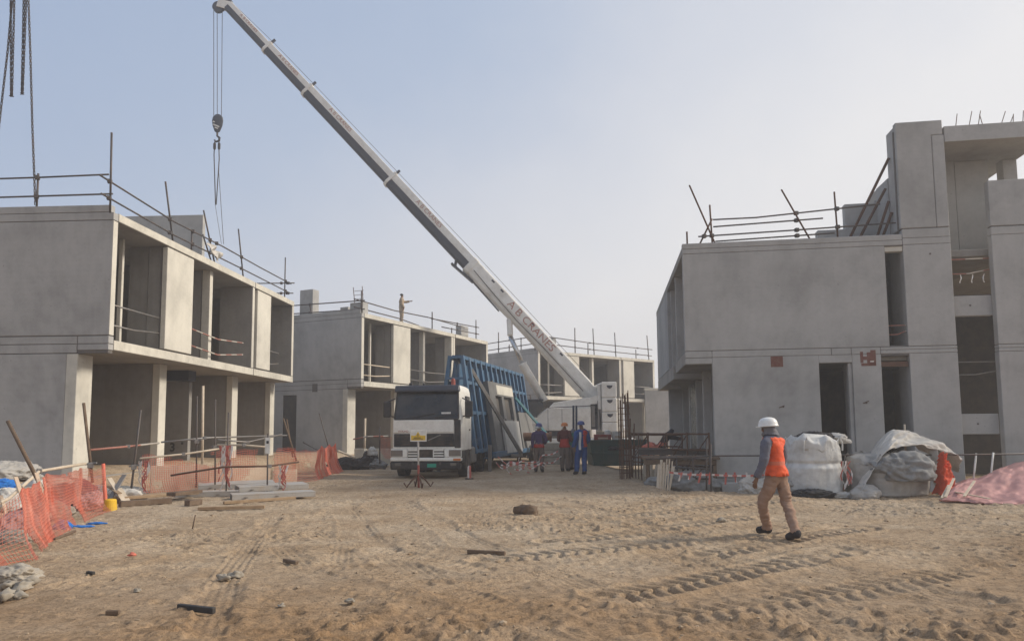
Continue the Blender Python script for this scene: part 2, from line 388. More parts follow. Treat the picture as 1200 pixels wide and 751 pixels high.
# ------------------------------------------------------------------ the three villas of one type
def villa(label, o, ang, W=11.0, door=None, panel2=(9.75, 11.15), extra=0, group='two storey villas along the left of the site', front='conc', thin_panel=False):
    t = thing('concrete_villa', label, 'building', (o.x, o.y, 0), R(ang), group)
    z0 = -.3
    # ground floor wall facing the lane end, with its pale return
    b = MB(); b.box(0, .25, 1.12, door[0] if door else W, z0, 3.68)
    if door:
        b.box(0, .25, door[1], W, z0, 3.68); b.box(0, .25, door[0], door[1], 3.45, 3.68)
    b.build('ground_wall', front, t, .012)
    MB().box(.003, .66, .82, 1.119, z0, 3.676).build('corner_pier', 'conc_warm', t, .012)
    if door: MB().box(.02, .2, door[0], door[1], z0, 3.44).build('doorway_shade_fill', 'void', t)  # dark box fills the doorway, its shade put into the colour
    # fascia bands at first floor and roof with recessed joints
    b = MB(); b.box(0, .22, 0, .835, 3.775, 3.925); b.box(0, .22, .86, W, 3.70, 3.925); b.box(0, .22, 0, .835, 3.942, 4.135); b.box(0, .22, .86, W, 3.942, 4.135)
    b.build('fascia_band', front, t, .008)
    MB().box(.02, .215, .02, W - .02, 3.69, 4.18).build('joint_filler', 'joint', t)
    b = MB(); b.box(0, .22, 0, W, 4.165, 7.235); b.build('upper_wall', front, t, .012)
    MB().box(0.004, .20, -.004, -.001, 4.17, 7.23).build('sunlit_end_face', 'conc_warm', t)  # paler skin puts the sunlight on the wall end into its colour
    b = MB(); b.box(0, .22, 0, W, 7.255, 7.455); b.box(.0, .20, .09, W, 7.47, 7.66); b.build('parapet_band', front, t, .008)
    MB().box(.02, .195, .1, W - .02, 7.2, 7.6).build('joint_filler', 'joint', t)
    # slabs: two pours each with an open joint
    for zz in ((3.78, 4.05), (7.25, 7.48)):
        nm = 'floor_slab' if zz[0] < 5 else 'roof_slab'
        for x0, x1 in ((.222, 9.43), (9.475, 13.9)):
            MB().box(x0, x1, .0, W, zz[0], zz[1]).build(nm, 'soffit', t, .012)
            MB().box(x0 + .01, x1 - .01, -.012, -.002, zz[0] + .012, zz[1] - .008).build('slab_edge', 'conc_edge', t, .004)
    # upper floor, street side
    MB().box(2.80, 4.45, .0, .16, 4.10, 7.215).build('facade_panel', 'conc_warm', t, .012)
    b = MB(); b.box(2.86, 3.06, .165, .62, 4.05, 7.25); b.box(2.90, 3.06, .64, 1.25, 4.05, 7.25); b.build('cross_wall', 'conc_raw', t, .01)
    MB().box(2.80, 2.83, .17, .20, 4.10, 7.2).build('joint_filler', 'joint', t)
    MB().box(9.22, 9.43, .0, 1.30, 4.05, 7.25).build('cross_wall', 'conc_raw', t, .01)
    MB().box(9.23, 9.42, -.006, -.002, 4.08, 7.22).build('sunlit_end_face', 'conc_warm', t)
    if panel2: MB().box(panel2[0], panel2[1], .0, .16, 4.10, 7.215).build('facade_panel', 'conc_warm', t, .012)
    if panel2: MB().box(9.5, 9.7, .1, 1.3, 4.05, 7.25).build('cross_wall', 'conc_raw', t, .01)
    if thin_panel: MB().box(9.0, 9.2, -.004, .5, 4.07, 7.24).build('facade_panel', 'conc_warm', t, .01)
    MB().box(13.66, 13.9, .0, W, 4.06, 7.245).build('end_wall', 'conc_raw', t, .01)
    MB().box(13.67, 13.89, -.006, -.002, 4.07, 7.24).build('sunlit_end_face', 'conc_warm', t)
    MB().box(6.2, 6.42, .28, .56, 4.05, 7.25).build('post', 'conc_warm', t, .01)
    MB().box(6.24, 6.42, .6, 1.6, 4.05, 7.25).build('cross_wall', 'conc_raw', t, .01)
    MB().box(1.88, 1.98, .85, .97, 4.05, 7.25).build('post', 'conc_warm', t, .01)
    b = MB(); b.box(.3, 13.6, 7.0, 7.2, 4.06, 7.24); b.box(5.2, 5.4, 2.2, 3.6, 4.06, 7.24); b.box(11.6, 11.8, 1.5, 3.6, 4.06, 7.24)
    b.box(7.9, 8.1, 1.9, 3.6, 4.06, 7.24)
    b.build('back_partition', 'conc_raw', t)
    MB().box(6.4, 6.45, .40, .45, 4.05, 7.24).build('prop', 'steel_grey', t)
    # ground floor, street side, set back
    for x0, x1 in ((4.10, 4.52), (9.47, 9.98), (13.40, 13.90)):
        MB().box(x0, x1, .82, 1.06, z0, 3.775).build('column', 'conc_warm', t, .012)
        MB().box(x0 + .05, x0 + .25, 1.062, 3.5 if x0 < 5 else 3.0, z0, 3.775).build('cross_wall', 'conc_raw', t, .01)
    MB().box(7.0, 7.2, 1.3, 3.6, z0, 3.38).build('cross_wall', 'conc_raw', t, .01)
    MB().box(6.7, 7.25, 1.2, 3.7, 3.42, 3.78).build('dark_void_band', 'crane_dark', t)  # dark box paints the shaded void above the cross wall
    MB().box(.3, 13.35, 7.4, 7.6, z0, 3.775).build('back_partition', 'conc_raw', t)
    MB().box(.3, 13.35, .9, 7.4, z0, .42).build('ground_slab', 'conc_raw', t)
    # far wall and rear wall close the block
    b = MB(); b.box(.3, 13.6, W - .2, W, z0, 7.24); b.build('rear_wall', 'conc', t)
    return t

def loc(th, v, s, z):
    m = Matrix.Translation(th.location) @ th.rotation_euler.to_matrix().to_4x4()
    return m @ Vector((v, s, z))

def rail_set(label, th, posts, tubes, group='scaffold guardrails on the unfinished roofs', r=.028, name='roof_guardrail', mats=('steel_dark', 'steel_dark')):
    """posts/tubes: pairs of (v, s, z) in the building's own axes"""
    rail = thing(name, label, 'guardrail', loc(th, *posts[0][0]) if posts else loc(th, *tubes[0][0]), th.rotation_euler.z, group)
    def w(p): return to_local(rail, loc(th, *p))
    for p, q in posts: MB().tube(w(p), w(q), r).build('post', mats[0], rail, smooth=True)
    for tb in tubes:
        MB().path([w(p) for p in tb], r * .9).build('tube', mats[1], rail, smooth=True)
    for p, q in posts:
        P0, P1 = Vector(p), Vector(q)
        for tb in tubes:
            for a, b_ in zip(tb, tb[1:]):
                a = Vector(a); b_ = Vector(b_)
                if abs(b_.x - a.x) < .6 and abs(b_.y - a.y) < .6: continue
                k = 0 if abs(b_.x - a.x) > abs(b_.y - a.y) else 1
                for it in range(4):
                    pass
                tt = (P0[k] + P1[k]) / 2
                f = (tt - a[k]) / (b_[k] - a[k])
                if 0 <= f <= 1:
                    c = a.lerp(b_, f)
                    MB().obox(w(c), (.11, .11, .11), Matrix.Rotation(.4, 3, 'Z')).build('coupler', 'steel_dark', rail, .01)
    return rail

B1 = villa('large grey two storey villa nearest on the left, cut off by the picture edge', at(127, 405, 18.9), 87.36, W=11, front='conc_dark')
B2 = villa('middle two storey villa behind the truck, with a workman standing on its roof', at(423, 455, 36), 64.92, W=11, door=(4.1, 5.0), panel2=None, thin_panel=True)
B3 = villa('farthest two storey villa across the end of the lane behind the crane', at(631, 465, 54), 41.07, W=9)
b = MB(); b.box(-.004, .01, 2.73, 3.07, 3.58, 3.99); b.build('wall_hatch', 'joint', B2)

lettering('3', .42, 'letter_dark', B1, Matrix.Translation((6.99, 1.85, 1.05)) @ Matrix(((0, 0, -1), (-1, 0, 0), (0, 1, 0))).to_4x4(), .012, 'painted_number')
for y_, z_ in ((1.5, 1.2), (2.25, 1.15), (2.5, .9)): MB().box(6.985, 6.998, y_ - .04, y_ + .04, z_ - .04, z_ + .04).build('tie_hole', 'void', B1)
# fourth: far dividing column and stubs on roofs
def stub(th, label, v0, v1, s0, s1, z0, z1, bars=0, mat='conc', name='wall_panel', cat='wall panel'):
    c = loc(th, (v0 + v1) / 2, (s0 + s1) / 2, z0); t = thing(name, label, cat, c, th.rotation_euler.z, 'loose concrete blocks standing on the roofs')
    MB().box(-(v1 - v0) / 2, (v1 - v0) / 2, -(s1 - s0) / 2, (s1 - s0) / 2, 0, z1 - z0).build('block', mat, t, .012)
    if bars:
        w = (s1 - s0) * .32
        for k in (-1, 1): MB().tube((0, k * w, z1 - z0 - .2), (0, k * w * 1.1 + .1, z1 - z0 + bars), .02, 6).build('starter_bar', 'rust', t)
        for j in range(1, 4): MB().tube((0, -w * 1.05, z1 - z0 + bars * j / 4), (0, w * 1.2, z1 - z0 + bars * j / 4), .012, 6).build('link_bar', 'rust', t)
    return t
stub(B1, 'wide upright grey wall panel standing on the nearest left villa roof', 6.5, 6.7, .75, 6.4, 7.47, 9.35, name='wall_panel')
stub(B2, 'tall narrow grey block on the left end of the middle villa roof', .4, .9, 3.48, 4.35, 7.47, 9.05, name='column_stub', cat='column stub')
stub(B2, 'square block with rebar ladder on the near corner of the middle villa roof', .15, .6, -.1 + .15, .85, 7.47, 8.05, bars=.85, name='column_stub', cat='column stub')
stub(B2, 'smallest square block between the two others on the middle villa roof', .5, .9, 1.25, 1.75, 7.47, 7.95, name='column_stub', cat='column stub')
stub(B2, 'narrow block at the far end of the middle villa roof', 10.95, 11.9, .4, .8, 7.49, 8.25, name='column_stub', cat='column stub')
stub(B3, 'slim dark block on the farthest villa roof behind the crane boom', 2.0, 2.3, .4, .8, 7.49, 8.6, mat='conc_dark', name='column_stub', cat='column stub')

# guardrails of the villas -------------------------------------------------
T8 = lambda v: 8.30 - .02 * v / 14
rail_set('guardrail along the front parapet of the nearest left villa', B1,
         [((.15, 2.25, 7.6), (.15, 2.25, 8.62))],
         [[(.1, -.05 + .3, 8.53), (.12, 2.2, 8.50), (.14, 10, 8.45)], [(.1, .12, 7.99), (.12, 2.2, 7.98), (.14, 10, 7.93)]])
rail_set('guardrail with leaning posts along the lane edge of the nearest left villa roof', B1,
         [((-.12, .03, 7.4), (-.2, .03, 9.56)), ((3.25, .08, 7.40), (2.66, .08, 9.22)), ((6.1, .08, 7.42), (5.15, .08, 9.08)),
          ((8.5, .08, 7.42), (7.94, .08, 9.22)), ((12.9, .08, 7.42), (12.9, .08, 9.3)), ((6.55, .35, 7.42), (5.7, .35, 8.4)), ((4.4, .08, 7.45), (4.4, .08, 8.1))],
         [[(-.6, .05, 8.26), (3.2, .05, 8.12), (6.6, .05, 8.2), (10, .05, 8.2), (13.6, .05, 8.24)], [(-.5, .05, 7.80), (3.2, .05, 7.7), (8, .05, 7.76), (13.5, .05, 7.80)],
          [(13.2, -.25, 8.2), (13.2, 3.0, 8.22)], [(13.2, -.2, 7.74), (13.2, 2.0, 7.76)]])
rail_set('guardrail along the front parapet of the middle villa', B2,
         [((.1, .1, 7.3), (.1, .1, 8.6)), ((.2, 3.3, 7.4), (.2, 3.5, 8.2))],
         [[(.1, -.1, 8.1), (.1, 4.4, 8.2), (.1, 8, 8.2)], [(.1, -.1, 7.66), (.1, 4.4, 7.76), (.1, 8, 7.76)]], r=.035)
rail_set('guardrail with a sagging tube along the lane edge of the middle villa roof', B2,
         [((6.9, .1, 7.45), (6.9, .1, 8.5)), ((12.4, .1, 7.45), (12.4, .1, 8.75)), ((9.9, .5, 7.45), (9.9, .5, 7.95))],
         [[(-.5, .1, 8.1), (3, .1, 8.02), (6.5, .1, 8.12), (10.8, .1, 8.05)], [(-.5, .1, 7.70), (3.5, .1, 7.65), (5.5, .1, 7.5)],
          [(7, .1, 8.1), (12.8, .1, 8.3)], [(8, .1, 7.75), (12.8, .1, 7.85)]], r=.035)
rail_set('guardrail on the left side of the farthest villa roof', B3,
         [((.1, 2.0, 7.5), (.1, 2.0, 8.5)), ((.1, 4.7, 7.5), (.1, 4.7, 9.3)), ((.1, 3.4, 7.6), (.1, 3.4, 8.2))],
         [[(.1, .1, 8.55), (.1, 6.5, 8.5)], [(.1, .1, 8.0), (.1, 6.5, 7.95)]], r=.04)
rail_set('long guardrail with tall thin posts on the lane edge of the farthest villa roof', B3,
         [((4.1, .1, 7.45), (4.1, .1, 9.5)), ((6.3, .1, 7.45), (6.2, .1, 9.62)), ((8.95, .1, 7.45), (8.85, .1, 9.5)), ((13.3, .1, 7.4), (13.1, .1, 9.6)), ((-.2, .1, 7.4), (-.2, .1, 9.4)), ((5.8, .3, 7.45), (5.8, .3, 8.4)), ((11.8, .3, 7.45), (11.8, .3, 8.3))],
         [[(-.5, .1, 8.6), (6, .1, 8.42), (13.8, .1, 8.40)], [(-.5, .1, 8.05), (6, .1, 7.9), (13.7, .1, 7.85)]], r=.04)
def opening_rail(th, label, v0, v1, s, z, r=.025, mat='redwhite', dz=.55, droop=0.0):
    g = thing('opening_guardrail', label, 'guardrail', loc(th, v0, s, z), th.rotation_euler.z, 'tubes guarding the open floors')
    for k in range(2):
        a = to_local(g, loc(th, v0, s, z - k * dz)); c = to_local(g, loc(th, (v0 + v1) / 2, s, z - k * dz - droop)); e = to_local(g, loc(th, v1, s, z - k * dz + .1 * k))
        MB().path([a, c, e], r).build('tube', mat, g, smooth=True)
    return g
opening_rail(B1, 'two tubes across the first upper opening of the nearest left villa', .1, 2.86, .2, 5.03, mat='steel_grey')
opening_rail(B1, 'bowed red and white tubes across the middle upper opening of the nearest left villa', 4.5, 8.7, .12, 4.97, droop=.12)
opening_rail(B1, 'two short tubes across the last upper opening of the nearest left villa', 11.2, 12.9, .3, 5.0, mat='steel_grey')
opening_rail(B2, 'two tubes across the first upper opening of the middle villa', .1, 2.85, .2, 4.92, .03, mat='timber_pale')
opening_rail(B2, 'two tubes across the wide second upper opening of the middle villa', 4.5, 8.9, .2, 4.95, .03, mat='steel_grey', droop=.05)
opening_rail(B3, 'two tubes across the first upper opening of the farthest villa', .1, 2.85, .2, 4.9, .04, 'steel_grey', .6)
opening_rail(B3, 'two tubes across the last upper opening of the farthest villa', 11.3, 13.6, .2, 5.1, .035, 'steel_grey', .6)

# ------------------------------------------------------------------ the tall building on the right
ro = at(803, 412, 21.39)
RB = thing('concrete_tower_house', 'large grey precast building on the right with tall stair tower and slab roof', 'building', (ro.x, ro.y, 0), R(-8.6))
def rb(name, mat, *boxes, bevel=.012, seg=1):
    for q in boxes: o = MB().box(*q).build(name, mat, RB, bevel)
    return o
T = .24
rb('ground_wall', 'conc', (.77, 3.75, 0, T, .17, 3.66), (4.66, 5.44, 0, T, -.3, 3.66), (6.20, 7.47, 0, T, -.3, 3.66))
rb('plinth', 'conc_dark', (.80, 3.75, .02, T, -.4, .16), )
rb('plinth_block', 'conc', (.86, 2.75, -.55, -.05, -.6, .05))
rb('door_head', 'conc', (3.752, 4.658, .001, T, 3.44, 3.66), )
rb('door_jamb', 'conc_dark', (4.665, 4.72, T + .002, .9, -.3, 3.44), (6.21, 6.28, T + .002, .9, -.3, 3.44), (4.55, 4.658, .05, T, -.3, 3.43))
rb('fascia_band', 'conc', (.0, .765, 0, T, 3.48, 3.655), (.0, .765, 0, T, 3.67, 3.855), (.775, 4.10, 0, T, 3.67, 3.855), (4.115, 4.64, 0, T, 3.67, 3.855), (4.655, 5.43, 0, T, 3.67, 3.855), (5.445, 7.47, 0, T, 3.67, 3.77), (5.445, 7.47, 0, T, 3.78, 3.855))
rb('joint_filler', 'joint', (.02, 7.40, .012, T - .01, 3.60, 3.9))
rb('upper_wall', 'conc', (0, 5.69, 0, T, 3.872, 6.785), (6.19, 7.462, 0, T, 3.872, 6.785))
rb('window_head', 'conc_warm', (5.692, 6.188, .04, T, 6.62, 6.785))
rb('window_jamb', 'conc_dark', (6.195, 6.25, T + .003, 1.1, 3.88, 6.78))
rb('roof_band', 'conc', (0, 6.175, 0, T, 6.797, 6.935), (0, 6.175, 0, T, 6.945, 7.11), (6.19, 7.462, 0, T, 6.797, 6.98), (6.19, 7.462, 0, T, 6.99, 7.245))
rb('joint_filler', 'joint', (.02, 7.44, .014, T - .01, 6.76, 7.05), (6.2, 7.44, .02, T - .01, 7.0, 7.30))
MB().prism([(6.16, 7.275), (7.12, 7.275), (7.12, 9.99), (7.43, 9.99), (7.43, 10.42), (6.16, 10.42)], .0, .2, 1).build('stair_tower_panel', 'conc', RB, .015)
rb('stair_tower_panel', 'conc', (7.135, 7.462, .0, .2, 7.275, 9.98), bevel=.015)
rb('stair_tower_panel', 'conc', (6.16, 6.36, .203, .75, 7.275, 10.35), bevel=.015)
rb('joint_filler', 'joint', (7.1, 7.16, .02, .19, 7.3, 9.95), (6.13, 6.159, .12, .2, 7.2, 10.2))
# stair well between tower and the next wall
rb('stair_spandrel', 'conc', (7.47, 8.53, .25, .45, 1.37, 1.94), (7.47, 8.56, .25, .45, 4.72, 5.30))
rb('stair_back_wall', 'conc_dark', (7.3, 8.1, 5.4, 5.6, -.3, 9.75), (7.24, 7.44, .3, 4.4, -.3, 9.75))
rb('stair_column', 'conc', (8.12, 8.42, 1.7, 5.5, 6.7, 9.75), (8.45, 9.4, 1.75, 2.0, 6.7, 9.75))
rb('stair_landing_or_shade_slab', 'conc_raw', (7.47, 9.28, .55, 8.0, 6.5, 6.7), (7.47, 8.5, .6, 2.3, 1.72, 1.9), (7.47, 8.5, .6, 2.3, 5.07, 5.25))  # topmost slab is added to keep daylight out of the stairwell
rb('right_wall', 'conc', (8.53, 16, 0, T, -.3, 3.66), (8.535, 16, 0, T, 3.67, 3.76), (8.535, 16, 0, T, 3.77, 3.855), (8.54, 16, 0, T, 3.872, 6.97), (8.54, 16, 0, T, 6.98, 7.2), (8.54, 16, 0, T, 7.235, 8.55))
rb('joint_filler', 'joint', (8.56, 15.9, .02, T - .01, 3.6, 7.3))
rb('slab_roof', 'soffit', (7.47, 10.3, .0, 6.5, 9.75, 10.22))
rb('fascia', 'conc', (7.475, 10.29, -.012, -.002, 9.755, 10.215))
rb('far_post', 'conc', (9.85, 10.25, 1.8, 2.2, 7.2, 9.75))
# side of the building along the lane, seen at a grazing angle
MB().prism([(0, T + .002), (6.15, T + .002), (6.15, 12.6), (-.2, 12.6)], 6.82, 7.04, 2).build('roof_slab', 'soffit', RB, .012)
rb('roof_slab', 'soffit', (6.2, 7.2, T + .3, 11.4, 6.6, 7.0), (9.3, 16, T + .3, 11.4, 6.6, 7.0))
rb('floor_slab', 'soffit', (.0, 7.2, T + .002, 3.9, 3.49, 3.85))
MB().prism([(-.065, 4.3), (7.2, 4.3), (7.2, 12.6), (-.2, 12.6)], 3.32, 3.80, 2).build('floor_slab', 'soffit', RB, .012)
MB().prism([(-.097, 6.2), (.06, 6.2), (-.04, 12.5), (-.198, 12.5)], 3.81, 6.81, 2).build('side_panel', 'conc_dark', RB, .012)
rb('side_panel', 'conc_dark', (.9, 1.08, .5, 6.0, 3.86, 6.81))
rb('side_fin', 'conc', (.02, .9, 3.5, 3.68, 3.86, 6.81), (.02, .8, 5.9, 6.05, 3.86, 6.81), (.1, .5, 8.2, 8.22, 3.2, 3.3))
rb('side_column', 'conc', (.77, 1.05, 2.7, 2.95, -.4, 3.48), (.77, 1.05, 5.0, 5.25, -.4, 3.3), (.77, 1.05, 7.6, 8.0, -.4, 3.3), (.77, 1.1, 10.9, 11.3, -.4, 3.3))
rb('side_back_wall', 'conc_dark', (1.9, 2.1, .5, 11.2, -.4, 3.48), (1.2, 2.0, 11.2, 11.4, -.4, 6.8))
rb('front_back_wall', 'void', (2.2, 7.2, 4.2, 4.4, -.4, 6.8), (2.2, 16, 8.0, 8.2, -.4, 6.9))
rb('rear_wall', 'conc', (.2, 16, 11.41, 11.6, -.4, 6.8))
rb('ground_slab', 'conc_raw', (1.0, 16, .3, 11, -.6, -.25))
MB().box(.80, .83, 5.4, 7.5, .3, 3.2).build('glass_panel', 'glass_green', RB)
# red stencilled patches and small tie holes on the wall
b = MB(); b.box(2.42, 2.76, -.006, -.002, 3.35, 3.66); b.build('red_marking', 'brick_red', RB)
b = MB()
for q in ((4.88, 4.96, 3.42, 3.74), (4.96, 5.06, 3.50, 3.60), (5.06, 5.16, 3.40, 3.72), (5.16, 5.30, 3.36, 3.78), (4.90, 5.30, 3.33, 3.41)): b.box(q[0], q[1], -.006, -.002, q[2], q[3])
b.build('red_marking', 'brick_red', RB)
MB().box(5.14, 5.24, -.009, -.007, 3.44, 3.47).build('white_marking', 'sign_white', RB)
b = MB(); b.box(5.46, 6.18, .06, .12, 3.30, 3.44); b.build('timber_head', 'rust', RB)
for (u_, z_) in ((2.72, 2.20), (4.98, 2.28), (7.98, 5.02), (7.98, 1.66), (6.9, 6.5)):
    MB().lathe([(.03, 0), (.03, .006)], 8, mat=Matrix.Translation((u_, -.006 if u_ < 7.4 else .244, z_)) @ Matrix.Rotation(R(90), 4, 'X')).build('tie_hole', 'joint', RB)
for (u_, z_, a) in ((2.70, 2.2, .5), (5.0, 2.3, -.3)):
    MB().bar((u_ - .10, -.012, z_ - .03), (u_ + .05, -.012, z_ + .03), .02, .022).build('cast_stub', 'rust', RB)
# starter bars on the slab roof
rr = random.Random(5)
for u_ in (7.9, 8.25, 8.5, 8.68, 9.1, 9.32, 9.45, 9.7, 9.95, 10.3, 10.7):
    MB().tube((u_, .3, 10.15), (u_ + rr.uniform(-.08, .22), .35, 10.15 + rr.uniform(.38, .62)), .011, 6).build('starter_bar', 'rust', RB)
# pipes, tools hanging in the openings
g = opening_rail(RB, 'short tubes across the narrow slot window of the right building', 5.70, 6.19, .10, 4.48, .016, 'redwhite', .26)
g = opening_rail(RB, 'red and white tubes across the upper stair opening of the right building', 7.46, 8.53, .22, 6.35, .018, 'redwhite', .42)
g = opening_rail(RB, 'grey tubes across the lower stair opening of the right building', 7.46, 8.53, .22, 3.40, .016, 'steel_grey', .36)
for k, u_ in enumerate((7.75, 8.06, 8.36)):
    p = loc(RB, u_, .19, 5.9); t = thing('hanging_rag', ['first of the white tape tails tied to the stair opening tube, left', 'middle white tape tail tied to the stair opening tube', 'last white tape tail tied to the stair opening tube, right'][k], 'rag', p, R(-8.6), 'white tape tails in the stair opening')
    MB().grid(lambda a, c: Vector((.03 * a - .02 + .02 * math.sin(c * 5 + k), .012 * math.sin(c * 9), -.24 * c)), 2, 8).build('strip', 'sign_white', t, solid=.004)
HG = thing('concrete_wall', 'plain grey wall of another house closing the gap between the crane and the right building', 'wall', at(765, 500, 62), R(4))
MB().box(-.6, 7.5, 0, .25, -2.5, 3.1).build('wall', 'conc_dark', HG, .02); MB().box(-.65, 7.55, -.04, .29, 3.1, 3.3).build('coping', 'conc_warm', HG, .02)
# roof things on the right building
rail_set('scaffold guardrail with crossed leaning tubes on the right building roof', RB,
         [((1.06, .15, 6.9), (.28, .15, 8.95)), ((.92, .3, 7.1), (.88, .3, 8.35)), ((3.75, .15, 7.0), (2.95, .15, 8.66)), ((4.52, .3, 7.1), (4.48, .3, 8.55)), ((.42, .25, 6.9), (.93, .25, 7.9)), ((.16, .1, 7.0), (.16, .1, 7.5))],
         [[(.95, .2, 7.86), (2.2, .2, 7.86), (5.7, .2, 8.08)], [(.95, .2, 7.64), (4.1, .2, 7.74)], [(.5, .2, 7.36), (3.2, .2, 7.42), (6.1, .2, 7.50)], [(1.0, .2, 7.19), (4.4, .2, 7.28)]], r=.026, mats=('rust', 'steel_dark'))
pr = thing('push_pull_props', 'pair of long raking props bracing the stair tower panel', 'props', loc(RB, 6.1, .8, 9.4), R(-8.6))
for (a, c) in (((6.12, .5, 9.55), (4.95, .9, 7.12)), ((6.12, .9, 8.75), (5.25, 1.0, 7.12)), ((6.12, .7, 8.3), (5.75, .9, 7.1)), ((6.12, .5, 7.9), (5.9, .9, 7.1))):
    MB().tube(to_local(pr, loc(RB, *a)), to_local(pr, loc(RB, *c)), .042).build('prop', 'rust', pr, smooth=True)
stub(RB, 'grey wall panel on the right building roof left of the stair tower', 5.25, 6.7, 2.0, 2.25, 7.04, 8.66, mat='conc')
stub(RB, 'low pale slab panel lying behind rails on the right building roof', 4.3, 5.4, 1.6, 1.9, 7.04, 7.75, mat='conc')
stub(RB, 'dark step block against the stair tower above the right roof', 6.22, 6.4, 1.0, 2.0, 7.05, 9.1, mat='conc_dark')
# ------------------------------------------------------------------ helpers for wheels
def wheel(parent, c, r=.5, w=.30, axis_m=None, dual=False):
    """tyre with rim; axle along local x"""
    m = Matrix.Translation(Vector(c)) @ Matrix.Rotation(R(90), 4, 'Y')
    h = w / 2
    prof = [(r * .58, -h * .8), (r * .80, -h), (r * .95, -h * .92), (r, -h * .65), (r, h * .65), (r * .95, h * .92), (r * .80, h), (r * .58, h * .8)]
    t = MB().lathe(prof, 28, mat=m).build('wheel', 'black', parent, smooth=False, bevel=.01)
    prof = [(.02, -h * .55), (r * .30, -h * .62), (r * .34, -h * .35), (r * .52, -h * .3), (r * .585, -h * .85), (r * .585, h * .85), (r * .52, h * .3), (r * .34, h * .35), (r * .30, h * .62), (.02, h * .55)]
    MB().lathe(prof, 20, mat=m).build('rim', 'steel_grey', t)
    return t

# ------------------------------------------------------------------ the lorry tractor, front towards the camera
tp = at(499.5, 562, 24.35)
TR = thing('truck_tractor', 'dusty cream and black cab-over truck tractor facing the camera in the lane', 'truck', (tp.x, tp.y, gz(tp.x, tp.y) - .03), R(-5.5))
def tr(name, mat, f, parent=TR, **k):
    b = MB(); f(b); return b.build(name, mat, parent, **k)
Wd = 1.20
def cab_rings():
    # plan sections of the cab from the bumper line up: (z, front y, half width front, half width, rear y)
    S = [(.95, .02, 1.17, 1.22, 1.95), (1.55, .00, 1.17, 1.22, 1.95), (2.02, .02, 1.16, 1.22, 1.95), (2.55, .175, 1.12, 1.20, 1.95), (2.95, .275, 1.08, 1.17, 1.95), (3.10, .34, 1.05, 1.13, 1.92), (3.17, .50, .98, 1.05, 1.85)]
    out = []
    for z, y0, wf, wm, y1 in S:
        out.append([Vector(p) for p in ((-wf + .10, y0, z), (wf - .10, y0, z), (wf, y0 + .10, z), (wm, y0 + .42, z), (wm, y1, z), (-wm, y1, z), (-wm, y0 + .42, z), (-wf, y0 + .10, z))])
    return out
cab = tr('cab', 'truck_white', lambda b: b.loft(cab_rings()), bevel=.035, seg=2)
# windscreen, proud of the shell and following its rake
def wind(b):
    pts = [(-1.06, 2.03), (1.06, 2.03), (1.02, 2.94), (-1.02, 2.94)]
    def y(z): return .02 + (z - 2.02) * .24 - .022
    V = []
    for x, z in pts: V.append(Vector((x, y(z), z)))
    b.loft([[v for v in V], [v + Vector((0, .03, 0)) for v in V]])
tr('windscreen', 'glass', wind, cab)
tr('windscreen_surround', 'black_plastic', lambda b: (b.bar((-1.09, .0, 2.0), (1.09, .0, 2.0), .05, .07), b.bar((-1.09, .0, 2.02), (-1.04, .23, 2.97), .05, .06), b.bar((1.09, .0, 2.02), (1.04, .23, 2.97), .05, .06)), cab, bevel=.01)
# wipers, sun visor, sticker, dashboard litter seen through the glass
tr('wiper', 'black_plastic', lambda b: (b.bar((-.5, -.045, 2.07), (.25, .0, 2.2), .02, .02), b.bar((.3, -.045, 2.07), (.95, .0, 2.17), .02, .02)), cab)
def visor(b):
    pr = [(.02, 2.93), (.02, 2.99), (.10, 3.14), (.16, 3.16), (.33, 2.98), (.26, 2.93)]
    b.prism(pr, -1.10, 1.10, 0)
tr('sun_visor', 'crane_dark', visor, bevel=.02)
tr('sticker', 'sign_white', lambda b: b.box(.50, .82, .045, .055, 2.16, 2.24, Matrix.Translation((0, -.008, 0))), cab)
# front below the windscreen
tr('hood_panel', 'truck_white', lambda b: b.box(-1.13, .93, -.035, .02, 1.56, 1.99), bevel=.02, seg=2)
tr('corner_panel', 'black_plastic', lambda b: b.box(.945, 1.15, -.02, .10, 1.05, 1.99), bevel=.02)
gr = tr('grille', 'black_plastic', lambda b: b.box(-1.10, .94, -.03, .03, 1.09, 1.53), bevel=.02)
tr('grille_slat', 'black', lambda b: [b.box(-1.02, .88, -.038, -.031, z, z + .035) for z in (1.16, 1.25, 1.34, 1.43)], gr)
tr('grille_bar', 'steel_grey', lambda b: b.bar((.06, -.05, 1.30), (.50, -.05, 1.49), .012, .035), gr)
tr('grille_surround', 'truck_white', lambda b: (b.box(-1.13, .97, -.02, .02, 1.03, 1.085)), bevel=.01)
tr('emblem', 'letter_dark', lambda b: b.lathe([(.05, 0), (.05, .012)], 14, mat=Matrix.Translation((-.22, -.036, 1.60)) @ Matrix.Rotation(R(90), 4, 'X')), gr)
lettering('VOLVO', .085, 'letter_red', TR, Matrix.Translation((-.78, -.04, 1.61)) @ Matrix.Rotation(R(90), 4, 'X'), .002, sx=1.25)
